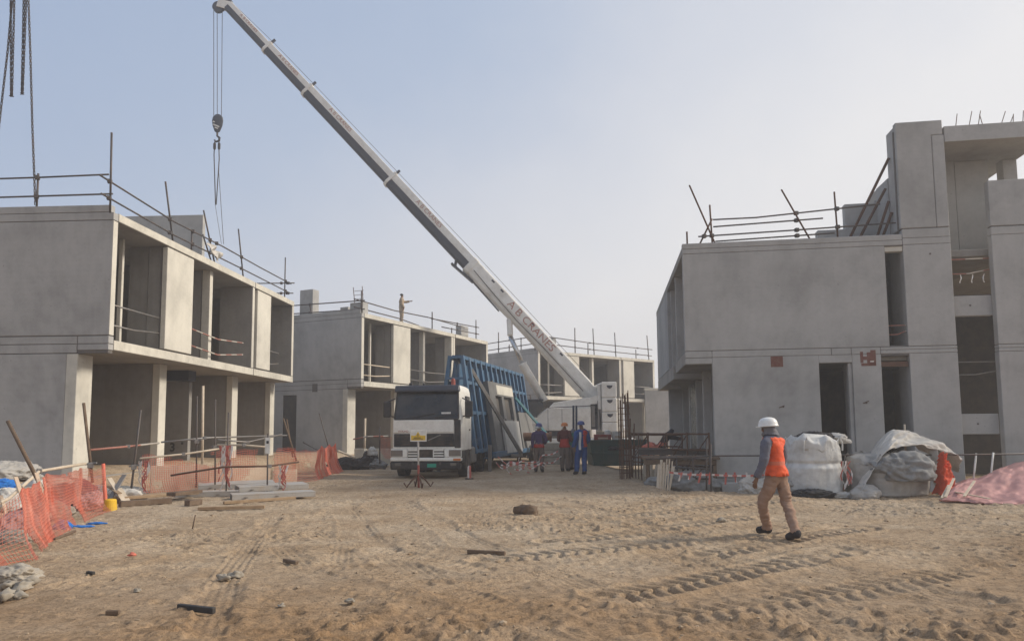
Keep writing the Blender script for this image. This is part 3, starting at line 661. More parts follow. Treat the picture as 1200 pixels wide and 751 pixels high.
# headlight band and bumper
tr('headlight_panel', 'truck_white', lambda b: (b.box(-1.19, -.62, -.09, .05, .74, 1.02), b.box(.62, 1.19, -.09, .05, .74, 1.02)), bevel=.02)
for sx in (-1, 1):
    tr('headlight', 'lens', lambda b: b.box(sx * .98 - .20, sx * .98 + .20, -.105, -.085, .78, .99), bevel=.008)
    tr('fog_lamp', 'lens', lambda b: b.box(sx * .93 - .10, sx * .93 + .10, -.135, -.115, .47, .56), bevel=.006)
def centre(b):
    for z in (.77, .86, .95): b.box(-.60, -.27, -.10, -.05, z, z + .05); b.box(.27, .60, -.10, -.05, z, z + .05)
    b.box(-.61, .61, -.085, -.04, 1.0, 1.03)
    b.box(-.27, -.24, -.10, -.05, .75, 1.0); b.box(.24, .27, -.10, -.05, .75, 1.0)
tr('lower_grille', 'truck_white', centre, bevel=.008)
tr('lower_grille_recess', 'black', lambda b: b.box(-.61, .61, -.03, .04, .72, 1.02))
tr('bumper', 'truck_white', lambda b: b.box(-1.20, 1.20, -.12, .2, .62, .735), bevel=.025, seg=2)
tr('indicator', 'amber', lambda b: (b.box(.93, 1.18, -.128, -.10, .64, .71), ), bevel=.004)
def lowb(b):
    pr = [(-.11, .36), (-.12, .60), (.2, .60), (.35, .44), (.2, .34), (-.05, .34)]
    b.prism(pr, -1.20, 1.15, 0)
bp = tr('lower_bumper', 'black_plastic', lowb, bevel=.03)
tr('number_plate', 'plate_green', lambda b: b.box(.06, .36, -.135, -.122, .42, .54), bp)
tr('tow_eye', 'steel_dark', lambda b: (b.box(-.46, -.40, -.15, -.11, .5, .62), b.box(.46, .52, -.15, -.11, .5, .62)), bp)
# doors and side
for sx in (1, -1):
    d = tr('door', 'truck_white', lambda b: b.box(sx * 1.215 - .012, sx * 1.215 + .012, .55, 1.62, 1.06, 2.02), bevel=.01)
    tr('door_window', 'glass', lambda b: b.prism([(.60, 2.05), (1.55, 2.05), (1.50, 2.80), (.74, 2.80)], sx * 1.185, sx * 1.235, 0, Matrix.Rotation(0, 4, 'X')), d)
    tr('door_handle', 'black_plastic', lambda b: b.box(sx * 1.235 - .01, sx * 1.235 + .012, 1.35, 1.55, 1.62, 1.67), d)
    mi = tr('mirror', 'black_plastic', lambda b: b.box(sx * 1.40 - .13, sx * 1.40 + .13, .16, .30, 2.08, 2.62), bevel=.04, seg=2)
    tr('mirror_arm', 'black_plastic', lambda b: (b.tube((sx * 1.16, .35, 2.72), (sx * 1.42, .22, 2.6), .022), b.tube((sx * 1.18, .3, 2.1), (sx * 1.42, .22, 2.14), .022)), mi)
    # step, arch and mudguard
    tr('step', 'black_plastic', lambda b: b.box(sx * 1.10 - .12, sx * 1.10 + .10, .06, .60, .55, .94), bevel=.02)
    def arch(b):
        A = [(1.28 + .66 * math.cos(a), .50 + .66 * math.sin(a)) for a in [R(x) for x in range(5, 176, 12)]]
        B_ = [(1.28 + .60 * math.cos(a), .50 + .60 * math.sin(a)) for a in [R(x) for x in range(175, 4, -12)]]
        b.prism(A + B_, sx * .88, sx * 1.20, 0)
    tr('wheel_arch', 'black_plastic', arch, bevel=.008)
wheel(TR, (-1.06, 1.28, .51), .54, .32); wheel(TR, (1.06, 1.28, .51), .54, .32)
for sx in (-1, 1):
    for dx in (.88, 1.18): wheel(TR, (sx * dx * .98, 4.55, .51), .51, .27)
    tr('mudguard', 'black_plastic', lambda b: b.prism([(4.55 + .62 * math.cos(R(x)), .5 + .62 * math.sin(R(x))) for x in range(0, 181, 15)] + [(4.55 + .58 * math.cos(R(x)), .5 + .58 * math.sin(R(x))) for x in range(180, -1, -15)], sx * .72, sx * 1.27, 0))
tr('chassis_rail', 'steel_dark', lambda b: (b.box(-.45, -.35, .2, 5.6, .68, .95), b.box(.35, .45, .2, 5.6, .68, .95), b.box(-.45, .45, 2.2, 2.35, .7, .9), b.box(-.45, .45, 5.3, 5.45, .7, .9)))
tr('fuel_tank', 'steel_grey', lambda b: b.box(.55, 1.18, 2.3, 3.55, .42, 1.02), bevel=.08, seg=3)
tr('battery_box', 'steel_dark', lambda b: b.box(-1.15, -.55, 2.3, 3.3, .45, 1.0), bevel=.03)
tr('fifth_wheel', 'black', lambda b: b.box(-.45, .45, 4.1, 5.0, 1.0, 1.14), bevel=.02)
tr('axle', 'steel_dark', lambda b: (b.tube((-1.0, 1.28, .5), (1.0, 1.28, .5), .07), b.tube((-.9, 4.55, .5), (.9, 4.55, .5), .1)))
be = tr('beacon', 'red_paint', lambda b: b.lathe([(.06, 3.14), (.075, 3.17), (.075, 3.34), (.05, 3.40), (.01, 3.41)], 14, c=(.80, .62, 0)), smooth=False)
tr('roof_lamp', 'black_plastic', lambda b: (b.box(-.72, -.60, .5, .6, 3.15, 3.27), b.box(-.25, -.17, .5, .6, 3.17, 3.26)), bevel=.02)
tr('air_line', 'black', lambda b: (b.path([(-.2, 1.95, 1.8), (-.2, 2.4, 1.2), (-.1, 2.8, 1.6)], .025), b.path([(.2, 1.95, 1.8), (.25, 2.4, 1.3), (.2, 2.8, 1.6)], .025)))

# ------------------------------------------------------------------ panel trailer with the blue rack
TLo = Vector((-2.15, 27.6, 0)); TLa = R(-13.8)
TL = thing('panel_trailer', 'low trailer with tall blue lattice rack for precast panels behind the truck cab', 'trailer', TLo, TLa)
def tl(name, mat, f, parent=TL, **k):
    b = MB(); f(b); return b.build(name, mat, parent, **k)
Lr, H0, H1, Wb, Wt = 10.2, .70, 4.42, .78, .24
def side_x(z): return Wb + (Wt - Wb) * (z - H0) / (H1 - H0)
tl('deck', 'blue', lambda b: (b.box(-1.2, -1.05, 1.4, Lr + 1, .52, .72), b.box(1.05, 1.2, 1.4, Lr + 1, .52, .72), b.box(-1.04, 1.04, 2.6, 2.8, .5, .68), b.box(-1.04, 1.04, 6, 6.2, .5, .68), b.box(-1.04, 1.04, Lr + .7, Lr + .95, .5, .68), b.box(-.9, .9, 1.4, Lr, .45, .5)), bevel=.01)
tl('gooseneck', 'blue', lambda b: b.prism([(-.2, 1.22), (1.9, 1.22), (2.2, .7), (2.2, .52), (1.5, .52), (1.3, .98), (-.2, 1.02)], -.6, .6, 0), bevel=.015)
for sx in (1, -1):
    fr = tl('rack_side', 'blue', lambda b: [b.bar((sx * side_x(z), .0, z), (sx * side_x(z), Lr, z), .09, .13) for z in (H0 + .1, 2.25, 3.4, H1 - .06)])
    tl('rack_rib', 'blue', lambda b: [b.bar((sx * side_x(H0), y, H0), (sx * side_x(H1), y, H1), .13, .16, (0, 1, 0)) for y in np.linspace(.05, Lr - .05, 14)], fr)
    tl('rack_brace', 'blue', lambda b: [b.bar((sx * (side_x(H0) - .05), y, H0), (sx * (side_x(3.1) - .05), y + .72, 3.1), .05, .07, (0, 1, 0)) for y in np.linspace(.05, Lr - .8, 13)[::2]], fr)
def endframe(b, y):
    for z in (H0 + .1, 1.35, 2.25, 3.1, 3.55, H1 - .06): b.bar((-side_x(z), y, z), (side_x(z), y, z), .08, .09)
    b.bar((-side_x(1.35), y, 1.35), (side_x(3.1), y, 3.1), .06, .06, (0, 1, 0))
tl('rack_end', 'blue', lambda b: (endframe(b, .0), endframe(b, Lr)))
for y in np.linspace(.8, Lr - .8, 9): tl('rack_cross_tie', 'blue', lambda b: b.bar((-side_x(3.55), y, 3.55), (side_x(3.55), y, 3.55), .05, .07))
tl('rack_core', 'blue', lambda b: (b.box(-.10, -.04, .15, Lr - .15, H0 + .15, H1 - .3), b.box(.04, .10, .15, Lr - .15, H0 + .15, H1 - .3), b.box(-.04, .04, .2, Lr - .2, H0 + .2, H1 - .35)))
tl('top_walkway', 'blue', lambda b: b.box(-Wt + .06, Wt - .06, .1, Lr - .1, H1 - .02, H1 + .03))
for y in (7.9, 9.3):
    for sx in (-1, 1): wheel(TL, (sx * 1.25, y, .42), .42, .26)
for x_ in (-1.04, 1.04): tl('support_leg', 'steel_grey', lambda b: (b.box(x_ - .06, x_ + .06, 1.0, 1.12, -.02, 1.0), b.box(x_ - .15, x_ + .15, .9, 1.2, -.04, -.015)))
# raking clamp arms that pin the load on the side nearest the workers
tl('clamp_arm', 'steel_grey', lambda b: (b.bar((.34, .9, 3.95), (1.95, 2.5, .62), .10, .14), b.bar((1.55, 2.5, .55), (2.0, 2.5, .55), .12, .12)), bevel=.01)
tl('clamp_arm', 'teal', lambda b: (b.bar((.55, 7.3, 3.1), (1.75, 8.9, 1.35), .09, .12), b.box(1.62, 1.82, 8.8, 9.2, .95, 1.35), b.bar((1.72, 8.95, .05), (1.72, 8.95, .95), .07, .07)), bevel=.01)
# panels leaning on the rack: loads, things of their own
def lean_panel(label, y0, y1, z0, z1, off, th, mat, holes=(), cat='precast panel'):
    k = math.atan2(Wb - Wt, H1 - H0)
    t = thing('precast_panel', label, cat, TL.matrix_basis @ Vector((side_x(z0) + off, y0, z0)), TLa, 'precast panels leaning on the blue rack')
    h = (z1 - z0) / math.cos(k); w = y1 - y0
    ys = sorted({0, w} | {q for a in holes for q in a[:2]}); zs = sorted({0, h} | {q for a in holes for q in a[2:]})
    b = MB(); m = Matrix.Rotation(-k, 4, 'Y')
    for a, c in zip(ys, ys[1:]):
        for d, e in zip(zs, zs[1:]):
            if any(a >= q[0] - 1e-6 and c <= q[1] + 1e-6 and d >= q[2] - 1e-6 and e <= q[3] + 1e-6 for q in holes): continue
            b.box(0, th, a, c, d, e, m)
    b.build('panel_slab', mat, t)
    if holes:
        b = MB()
        for q in holes: b.box(.02, .05, q[0], q[1], q[2], q[3], m)
        b.build('opening', 'joint', t)
        b = MB(); b.box(th, th + .004, w * .3, w - .05, h - .50, h - .10, m); b.build('mortar_patch', 'conc_warm', t)
    for q in (.25, .75): b = MB().box(th * .3, th * .7, w * q - .05, w * q + .05, h, h + .09, m).build('lifting_loop', 'steel_dark', t)
    return t
lean_panel('tall grey precast panel with two window slots leaning on the blue rack', 2.15, 6.3, .66, 3.55, .09, .20, 'conc_damp', holes=((.9, 1.9, 1.35, 2.35), (2.3, 3.7, 1.35, 2.35)))
lean_panel('smaller pale blank precast panel propped in front of the slotted panel', 3.2, 6.0, .60, 1.95, .33, .10, 'conc_pale')
lean_panel('dark precast panel at the tail of the trailer', 6.5, 9.2, .66, 2.35, .12, .24, 'conc_damp')

# ------------------------------------------------------------------ mobile crane, 42 m away
YC = 42.0
px = lambda x, y, dy=0.0: at(x, y, YC + dy)
piv = px(697, 472)
CR = thing('mobile_crane', 'white telescopic mobile crane with its long boom raised over the left houses', 'crane', (piv.x, YC, gz(piv.x, YC)), 0)
def cl(x, y, dy=0.0): return px(x, y, dy) - Vector(CR.location)
def cr(name, mat, f, parent=CR, **k):
    b = MB(); f(b); return b.build(name, mat, parent, **k)
p0, p1 = cl(700, 470), cl(268, 8)
bd = (p1 - p0).normalized(); BL = (p1 - p0).length
up = Vector((0, 1, 0)).cross(bd).normalized()
if up.z < 0: up = -up
sd = bd.cross(up).normalized()
def bsec(name, a, b_, w, h, parent, hexa=True, shift=0):
    """telescopic section: upper box in white, lower V-shaped half darkened to carry the underside shade"""
    def pt(t, x, z): return p0 + bd * t + sd * x + up * z
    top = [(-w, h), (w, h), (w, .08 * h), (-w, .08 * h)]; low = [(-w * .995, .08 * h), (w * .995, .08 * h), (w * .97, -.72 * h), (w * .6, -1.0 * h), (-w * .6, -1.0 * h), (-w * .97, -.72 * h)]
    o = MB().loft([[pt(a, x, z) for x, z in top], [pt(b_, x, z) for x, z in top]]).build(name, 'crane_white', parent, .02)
    MB().loft([[pt(a, x, z) for x, z in low], [pt(b_, x, z) for x, z in low]]).build('shade_toned_underside', 'crane_dark', o, .01)  # dark colour stands in for shade on the belly
    return o
def tpx(x, y):  # distance along the boom of a measured point
    q = cl(x, y); return (q - p0).dot(bd)
t1, t2, t3, t4 = tpx(545, 315), tpx(455, 213), tpx(362, 105), tpx(316, 54)
def bp(t, x, z): return p0 + bd * t + sd * x + up * z
# base section: white all round, rounded belly
basep = [(-.42, .46), (.42, .46), (.46, .38), (.46, -.12), (.36, -.40), (.16, -.52), (-.16, -.52), (-.36, -.40), (-.46, -.12), (-.46, .38)]
def base(b):
    ts = [(-.7, .8, 0), (1.2, 1, 0), (t1 * .62, 1.0, 0), (t1 * .70, 1.03, -.01), (t1 - .1, 1.0, 0)]
    b.loft([[bp(t, x * k, z * k + d) for x, z in basep] for t, k, d in ts])
bo = cr('boom_base_section', 'crane_white', base, bevel=.02)
cr('boom_collar', 'crane_white', lambda b: b.loft([[bp(t, x * 1.07, z * 1.07) for x, z in basep] for t in (t1 - .35, t1 + .02)]), bo, bevel=.02)
cr('sheave_bracket', 'crane_dark', lambda b: (b.bar(bp(t1 - .9, 0, -.58), bp(t1 + .75, 0, -.75), .5, .12), b.bar(bp(t1 - 3.2, 0, -.62), bp(t1 - .6, 0, -.56), .3, .06), b.bar(bp(t1 + .5, 0, -.7), bp(t1 + .7, 0, -.45), .3, .14)), bo)
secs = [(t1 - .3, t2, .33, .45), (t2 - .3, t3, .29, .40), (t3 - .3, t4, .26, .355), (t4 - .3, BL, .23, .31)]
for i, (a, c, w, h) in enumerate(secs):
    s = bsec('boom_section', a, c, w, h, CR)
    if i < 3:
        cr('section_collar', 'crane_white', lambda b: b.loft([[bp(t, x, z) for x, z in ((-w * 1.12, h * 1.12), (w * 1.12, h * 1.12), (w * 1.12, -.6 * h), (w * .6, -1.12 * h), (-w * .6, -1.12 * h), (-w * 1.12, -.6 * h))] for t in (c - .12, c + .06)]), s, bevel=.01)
        cr('rope_guide', 'crane_dark', lambda b: b.bar(bp(c, -.1, h), bp(c, -.1, h + .32), .12, .12), s)
    if i == 2: cr('keeper_plate', 'steel_grey', lambda b: b.box(-.01, .01, -.01, .01, -.01, .01, Matrix.Translation(bp(c, 0, h))), s)
# boom lettering on the camera side
fside = -1 if sd.y > 0 else 1
def side_text(t, size, z, w, parent, body):
    xax = -bd if (-bd).x > 0 else bd
    nrm = Vector((0, -1, 0)); yax = nrm.cross(xax).normalized()
    m = Matrix((xax, yax, nrm)).transposed().to_4x4(); m.translation = bp(t, fside * (w + .006), z)
    lettering(body, size, 'letter_red', parent, m, .001, sx=1.15)
side_text(tpx(616, 389), .60, .12, .472, bo, 'A B CRANES')
side_text((t1 + t2) / 2 + .3, .34, .25, .332, CR, 'A B CRANES')
side_text((t2 + t3) / 2 + .9, .30, .225, .292, CR, 'A B CRANES')
side_text((t3 + t4) / 2, .27, .20, .262, CR, 'A B CRANES')
side_text((t4 + BL) / 2, .24, .175, .232, CR, 'A B CRANES')
# boom head with sheaves, hoist ropes and hook block
hd = cr('boom_head', 'crane_white', lambda b: (b.bar(bp(BL - .1, -.16, .05), bp(BL + .55, -.16, -.35), .06, .5, up), b.bar(bp(BL - .1, .16, .05), bp(BL + .55, .16, -.35), .06, .5, up)), bevel=.02)
for (x, y) in ((256, 9), (266, 4)):
    c = cl(x, y); cr('sheave', 'crane_dark', lambda b: b.lathe([(.08, -.11), (.34, -.11), (.28, 0), (.34, .11), (.08, .11)], 20, mat=Matrix.Translation(c) @ Matrix.Rotation(R(90), 4, 'X')), hd)
ha = cl(255, 144)
for (x, dx) in ((250.5, -.24), (254.5, -.03), (260.5, .22)):
    cr('hoist_rope', 'steel_dark', lambda b: b.tube(cl(x, 12), ha + Vector((dx, 0, .35)), .018, 6))
rope_top = [bp(t, 0, z) for t, z in ((1.5, .62), (t1, .68), (t2, .62), (t3, .56), (t4, .50), (BL + .2, .30))]
cr('hoist_rope', 'steel_dark', lambda b: b.path(rope_top, .014, 6))
hb = cr('hook_block', 'crane_dark', lambda b: b.lathe([(.05, -.62), (.16, -.55), (.30, -.18), (.34, .12), (.30, .34), (.14, .5), (.04, .53)], 16, c=ha, ), smooth=False, bevel=.01)
for v in hb.data.vertices: v.co.y = ha.y + (v.co.y - ha.y) * .45
cr('warning_stripe', 'sign_white', lambda b: (b.bar(ha + Vector((-.2, -.16, -.16)), ha + Vector((.16, -.15, -.32)), .02, .09), b.bar(ha + Vector((-.22, -.16, .02)), ha + Vector((-.1, -.17, -.03)), .02, .07), b.bar(ha + Vector((-.1, -.15, -.34)), ha + Vector((.08, -.13, -.42)), .02, .07)), hb)
hk = ha + Vector((0, 0, -.62))
cr('hook', 'black', lambda b: b.path([hk, hk + Vector((0, 0, -.2)), hk + Vector((.14, 0, -.32)), hk + Vector((.12, 0, -.5)), hk + Vector((-.06, 0, -.56)), hk + Vector((-.18, 0, -.44))], [.06, .06, .07, .07, .06, .03], 8), hb, smooth=True)
cr('boom_hose', 'black', lambda b: b.path([bp(t, fside * .475, z) for t, z in ((1.0, -.25), (t1 * .4, -.22), (t1 * .6, -.28), (t1 * .8, -.20), (t1 - .5, -.1))], .022, 6), bo)
for q in (.30, .52, .76, .83): cr('access_plate', 'crane_dark', lambda b: b.bar(bp(t1 * q, fside * .474, .28), bp(t1 * q + .22, fside * .474, .28), .01, .10, up), bo)
# lift cylinder
ca, cb_, cc = cl(598, 394), cl(613, 428), cl(638, 470)
cr('lift_cylinder', 'crane_white', lambda b: b.path([cc, cb_, cb_ + (ca - cb_).normalized() * .12], [.24, .24, .26], 16), smooth=True)
cr('cylinder_rod', 'chrome', lambda b: b.tube(cb_, ca, .14, 14), smooth=True)
cr('cylinder_bracket', 'crane_white', lambda b: b.bar(bp(tpx(598, 372), 0, -.45), ca, .34, .5, (0, 1, 0)), bevel=.08)
# slewing superstructure
def wz(y): return cl(700, y).z
def wx(x): return cl(x, 490).x
cr('superstructure', 'crane_white', lambda b: b.prism([(wx(623), wz(504)), (wx(690), wz(504)), (wx(690), wz(478)), (wx(641), wz(478)), (wx(628), wz(488)), (wx(623), wz(497))], -1.15, 1.15, 1), bevel=.03)
cr('panel_seam', 'joint', lambda b: [b.box(wx(x) - .012, wx(x) + .012, -1.157, -1.15, wz(503), wz(479.5)) for x in (641, 657, 671)])
cr('turntable', 'crane_dark', lambda b: b.lathe([(1.0, wz(510)), (1.0, wz(503))], 24, c=(wx(655), 0, 0)))
cr('boom_foot_frame', 'crane_white', lambda b: (b.prism([(wx(642), wz(478)), (wx(648), wz(472)), (wx(690), wz(466)), (wx(702), wz(463)), (wx(702), wz(470)), (wx(690), wz(478))], -1.0, -.7, 1), b.prism([(wx(642), wz(478)), (wx(690), wz(464)), (wx(702), wz(460)), (wx(702), wz(470)), (wx(690), wz(478))], .7, 1.0, 1)), bevel=.02)
cb = cr('operator_cab', 'crane_white', lambda b: (b.prism([(wx(604), wz(497)), (wx(626), wz(497)), (wx(628), wz(488)), (wx(606), wz(490))], -1.25, -.05, 1)), bevel=.02)
cr('cab_roof', 'crane_dark', lambda b: b.box(wx(606), wx(636), -1.27, -.03, wz(470), wz(468)), cb, bevel=.01)
cr('cab_glass', 'glass', lambda b: b.prism([(wx(606.5), wz(489)), (wx(610), wz(470.3)), (wx(635), wz(470.3)), (wx(636), wz(478)), (wx(628), wz(488))], -1.22, -.08, 1), cb)
cr('cab_frame', 'crane_dark', lambda b: (b.bar((wx(622), -1.24, wz(488)), (wx(620), -1.24, wz(470)), .05, .05), b.bar((wx(607), -1.24, wz(490)), (wx(610), -1.24, wz(469)), .06, .06), b.bar((wx(606), -1.24, wz(489)), (wx(629), -1.24, wz(488)), .05, .06)), cb)
cr('engine_frame', 'crane_dark', lambda b: (b.box(wx(690), wx(701), -1.0, 1.0, wz(503), wz(474)),))
cr('winch', 'steel_grey', lambda b: (b.lathe([(.32, -.7), (.32, .7)], 16, mat=Matrix.Translation((wx(696), -.3, wz(482))) @ Matrix.Rotation(R(90), 4, 'X')), b.box(wx(691), wx(695), -1.02, -1.0, wz(500), wz(476)), b.box(wx(698), wx(700), -1.06, -1.0, wz(503), wz(470))))
cw = cr('counterweight', 'crane_white', lambda b: [b.box(wx(702.5), wx(719.5), -1.3, 1.3, wz(a) + .01, wz(c_) - .01) for a, c_ in ((467, 449), (483, 467), (495, 483), (506, 495))], bevel=.04, seg=2)
cr('counterweight_side', 'crane_white', lambda b: b.box(wx(698.5), wx(702), -1.1, 1.1, wz(480), wz(451)), cw, bevel=.03)
for y in (453, 469.5, 485.5): cr('lifting_lug', 'crane_dark', lambda b: b.prism([(wx(708), wz(y)), (wx(715), wz(y)), (wx(714), wz(y + 2.5)), (wx(711.5), wz(y + 4)), (wx(709), wz(y + 2.5))], -1.315, -1.302, 1), cw)
cr('counterweight_back', 'crane_white', lambda b: b.box(wx(720.5), wx(728), -.9, .9, wz(507), wz(468)), cw, bevel=.03)
# carrier
cr('carrier', 'crane_white', lambda b: (b.box(wx(598), wx(740), -1.2, 1.2, .75, 1.25), b.box(wx(575), wx(598), -1.25, 1.25, .6, 2.0)), bevel=.05)
cr('carrier_skirt', 'crane_dark', lambda b: b.box(wx(605), wx(735), -1.22, 1.22, .45, .74), bevel=.02)
for x in (588, 605, 664, 684, 704, 725):
    for sy in (-1, 1):
        t = wheel(CR, (0, 0, 0), .62, .42)
        for ob in [t] + list(t.children): ob.data.transform(Matrix.Translation((wx(x), sy * 1.05, .60)) @ Matrix.Rotation(R(90), 4, 'Z'))
for x in (618, 650, 738):
    for sy in (-1, 1): cr('outrigger', 'crane_dark', lambda b: (b.box(wx(x) - .15, wx(x) + .15, sy * 1.2, sy * 3.0, .62, .86), b.box(wx(x) - .09, wx(x) + .09, sy * 2.85 - .09, sy * 2.85 + .09, .05, .7), b.box(wx(x) - .3, wx(x) + .3, sy * 2.85 - .3, sy * 2.85 + .3, .0, .05)))
cr('handrail', 'steel_dark', lambda b: (b.tube((wx(596), -1.2, wz(463)), (wx(621), -1.2, wz(463)), .02), b.tube((wx(621), -1.2, wz(463)), (wx(621), -1.2, wz(469)), .02), b.tube((wx(641), -1.25, wz(478)), (wx(690), -1.25, wz(476)), .025)))

# sling chains hanging from the hook
S0 = ha + Vector(CR.location) + Vector((0, 0, -1.05))
sl = thing('lifting_sling', 'slack wire sling hanging from the crane hook block above the near left house', 'sling', S0)
e1 = at(258.5, 240, YC) - S0; e2 = at(262, 286, YC) - S0; e3 = at(259.5, 286, YC) - S0
MB().path([(-.12, 0, 0), (-.16, 0, -.9), (.02, 0, e1.z), ], .030, 6).build('sling_leg', 'steel_dark', sl)
MB().path([(.10, 0, 0), (.16, 0, -1.2), (.06, 0, e1.z)], .030, 6).build('sling_leg', 'steel_dark', sl)
MB().path([(.14, 0, -.3), (.16, 0, -2), e2], .016, 6).build('sling_leg', 'steel_dark', sl)
MB().path([(.0, 0, e1.z), e3], .012, 6).build('sling_leg', 'steel_dark', sl)
for x in (-.14, .13): MB().lathe([(.04, -.62), (.08, -.55), (.08, -.25), (.04, -.18)], 10, c=(x, 0, 0)).build('sling_clamp', 'black', sl)

# second crane's chains, over the near left house: the hook itself hangs above the picture
def chain_mesh(b, pts, link=.085, w=.030, r=.009):
    pts = [Vector(p) for p in pts]; d = 0; k = 0
    for a, c in zip(pts, pts[1:]):
        n = max(1, int((c - a).length / link)); t = (c - a).normalized()
        for i in range(n):
            m = a.lerp(c, (i + .5) / n); x = t.cross(Vector((0, 1, 0))).normalized()
            if k % 2: x = t.cross(x).normalized()
            h = link * .66
            b.bar(m + x * w * .7 - t * h, m + x * w * .7 + t * h, r * 2, r * 2); b.bar(m - x * w * .7 - t * h, m - x * w * .7 + t * h, r * 2, r * 2); k += 1
YK = 20.2
K0 = at(20, -60, YK)
ck = thing('chain_sling', 'four leg lifting chain hanging above the near left house roof', 'chain', K0)
lk = lambda x, y, dy=0: at(x, y, YK + dy) - K0
for pts in ([(33, -8), (35.5, 60), (38, 150), (40.5, 215), (41.5, 240)], [(15, -8), (9, 60), (2, 120), (-6, 190)], ):
    b = MB(); chain_mesh(b, [(0, 0, 0)] + [lk(*p) for p in pts]); b.build('chain_leg', 'steel_dark', ck)
for (a, c, e) in (((12.5, -8), (13, 113), (17, -8)), ((28, -8), (25.5, 110), (31, -8))):
    b = MB(); chain_mesh(b, [(0, 0, 0), lk(*a), lk(*c), lk(c[0] + 1, c[1]), lk(*e), (0, 0, 0)]); b.build('chain_leg', 'steel_dark', ck)
MB().path([(.09 * math.cos(a), 0, .1 + .12 * math.sin(a)) for a in [i * math.pi / 6 for i in range(13)]], .022, 8).build('master_ring', 'steel_dark', ck)
MB().tube((0, 0, .2), (0, 0, 14), .02, 6).build('hoist_rope', 'steel_dark', ck)
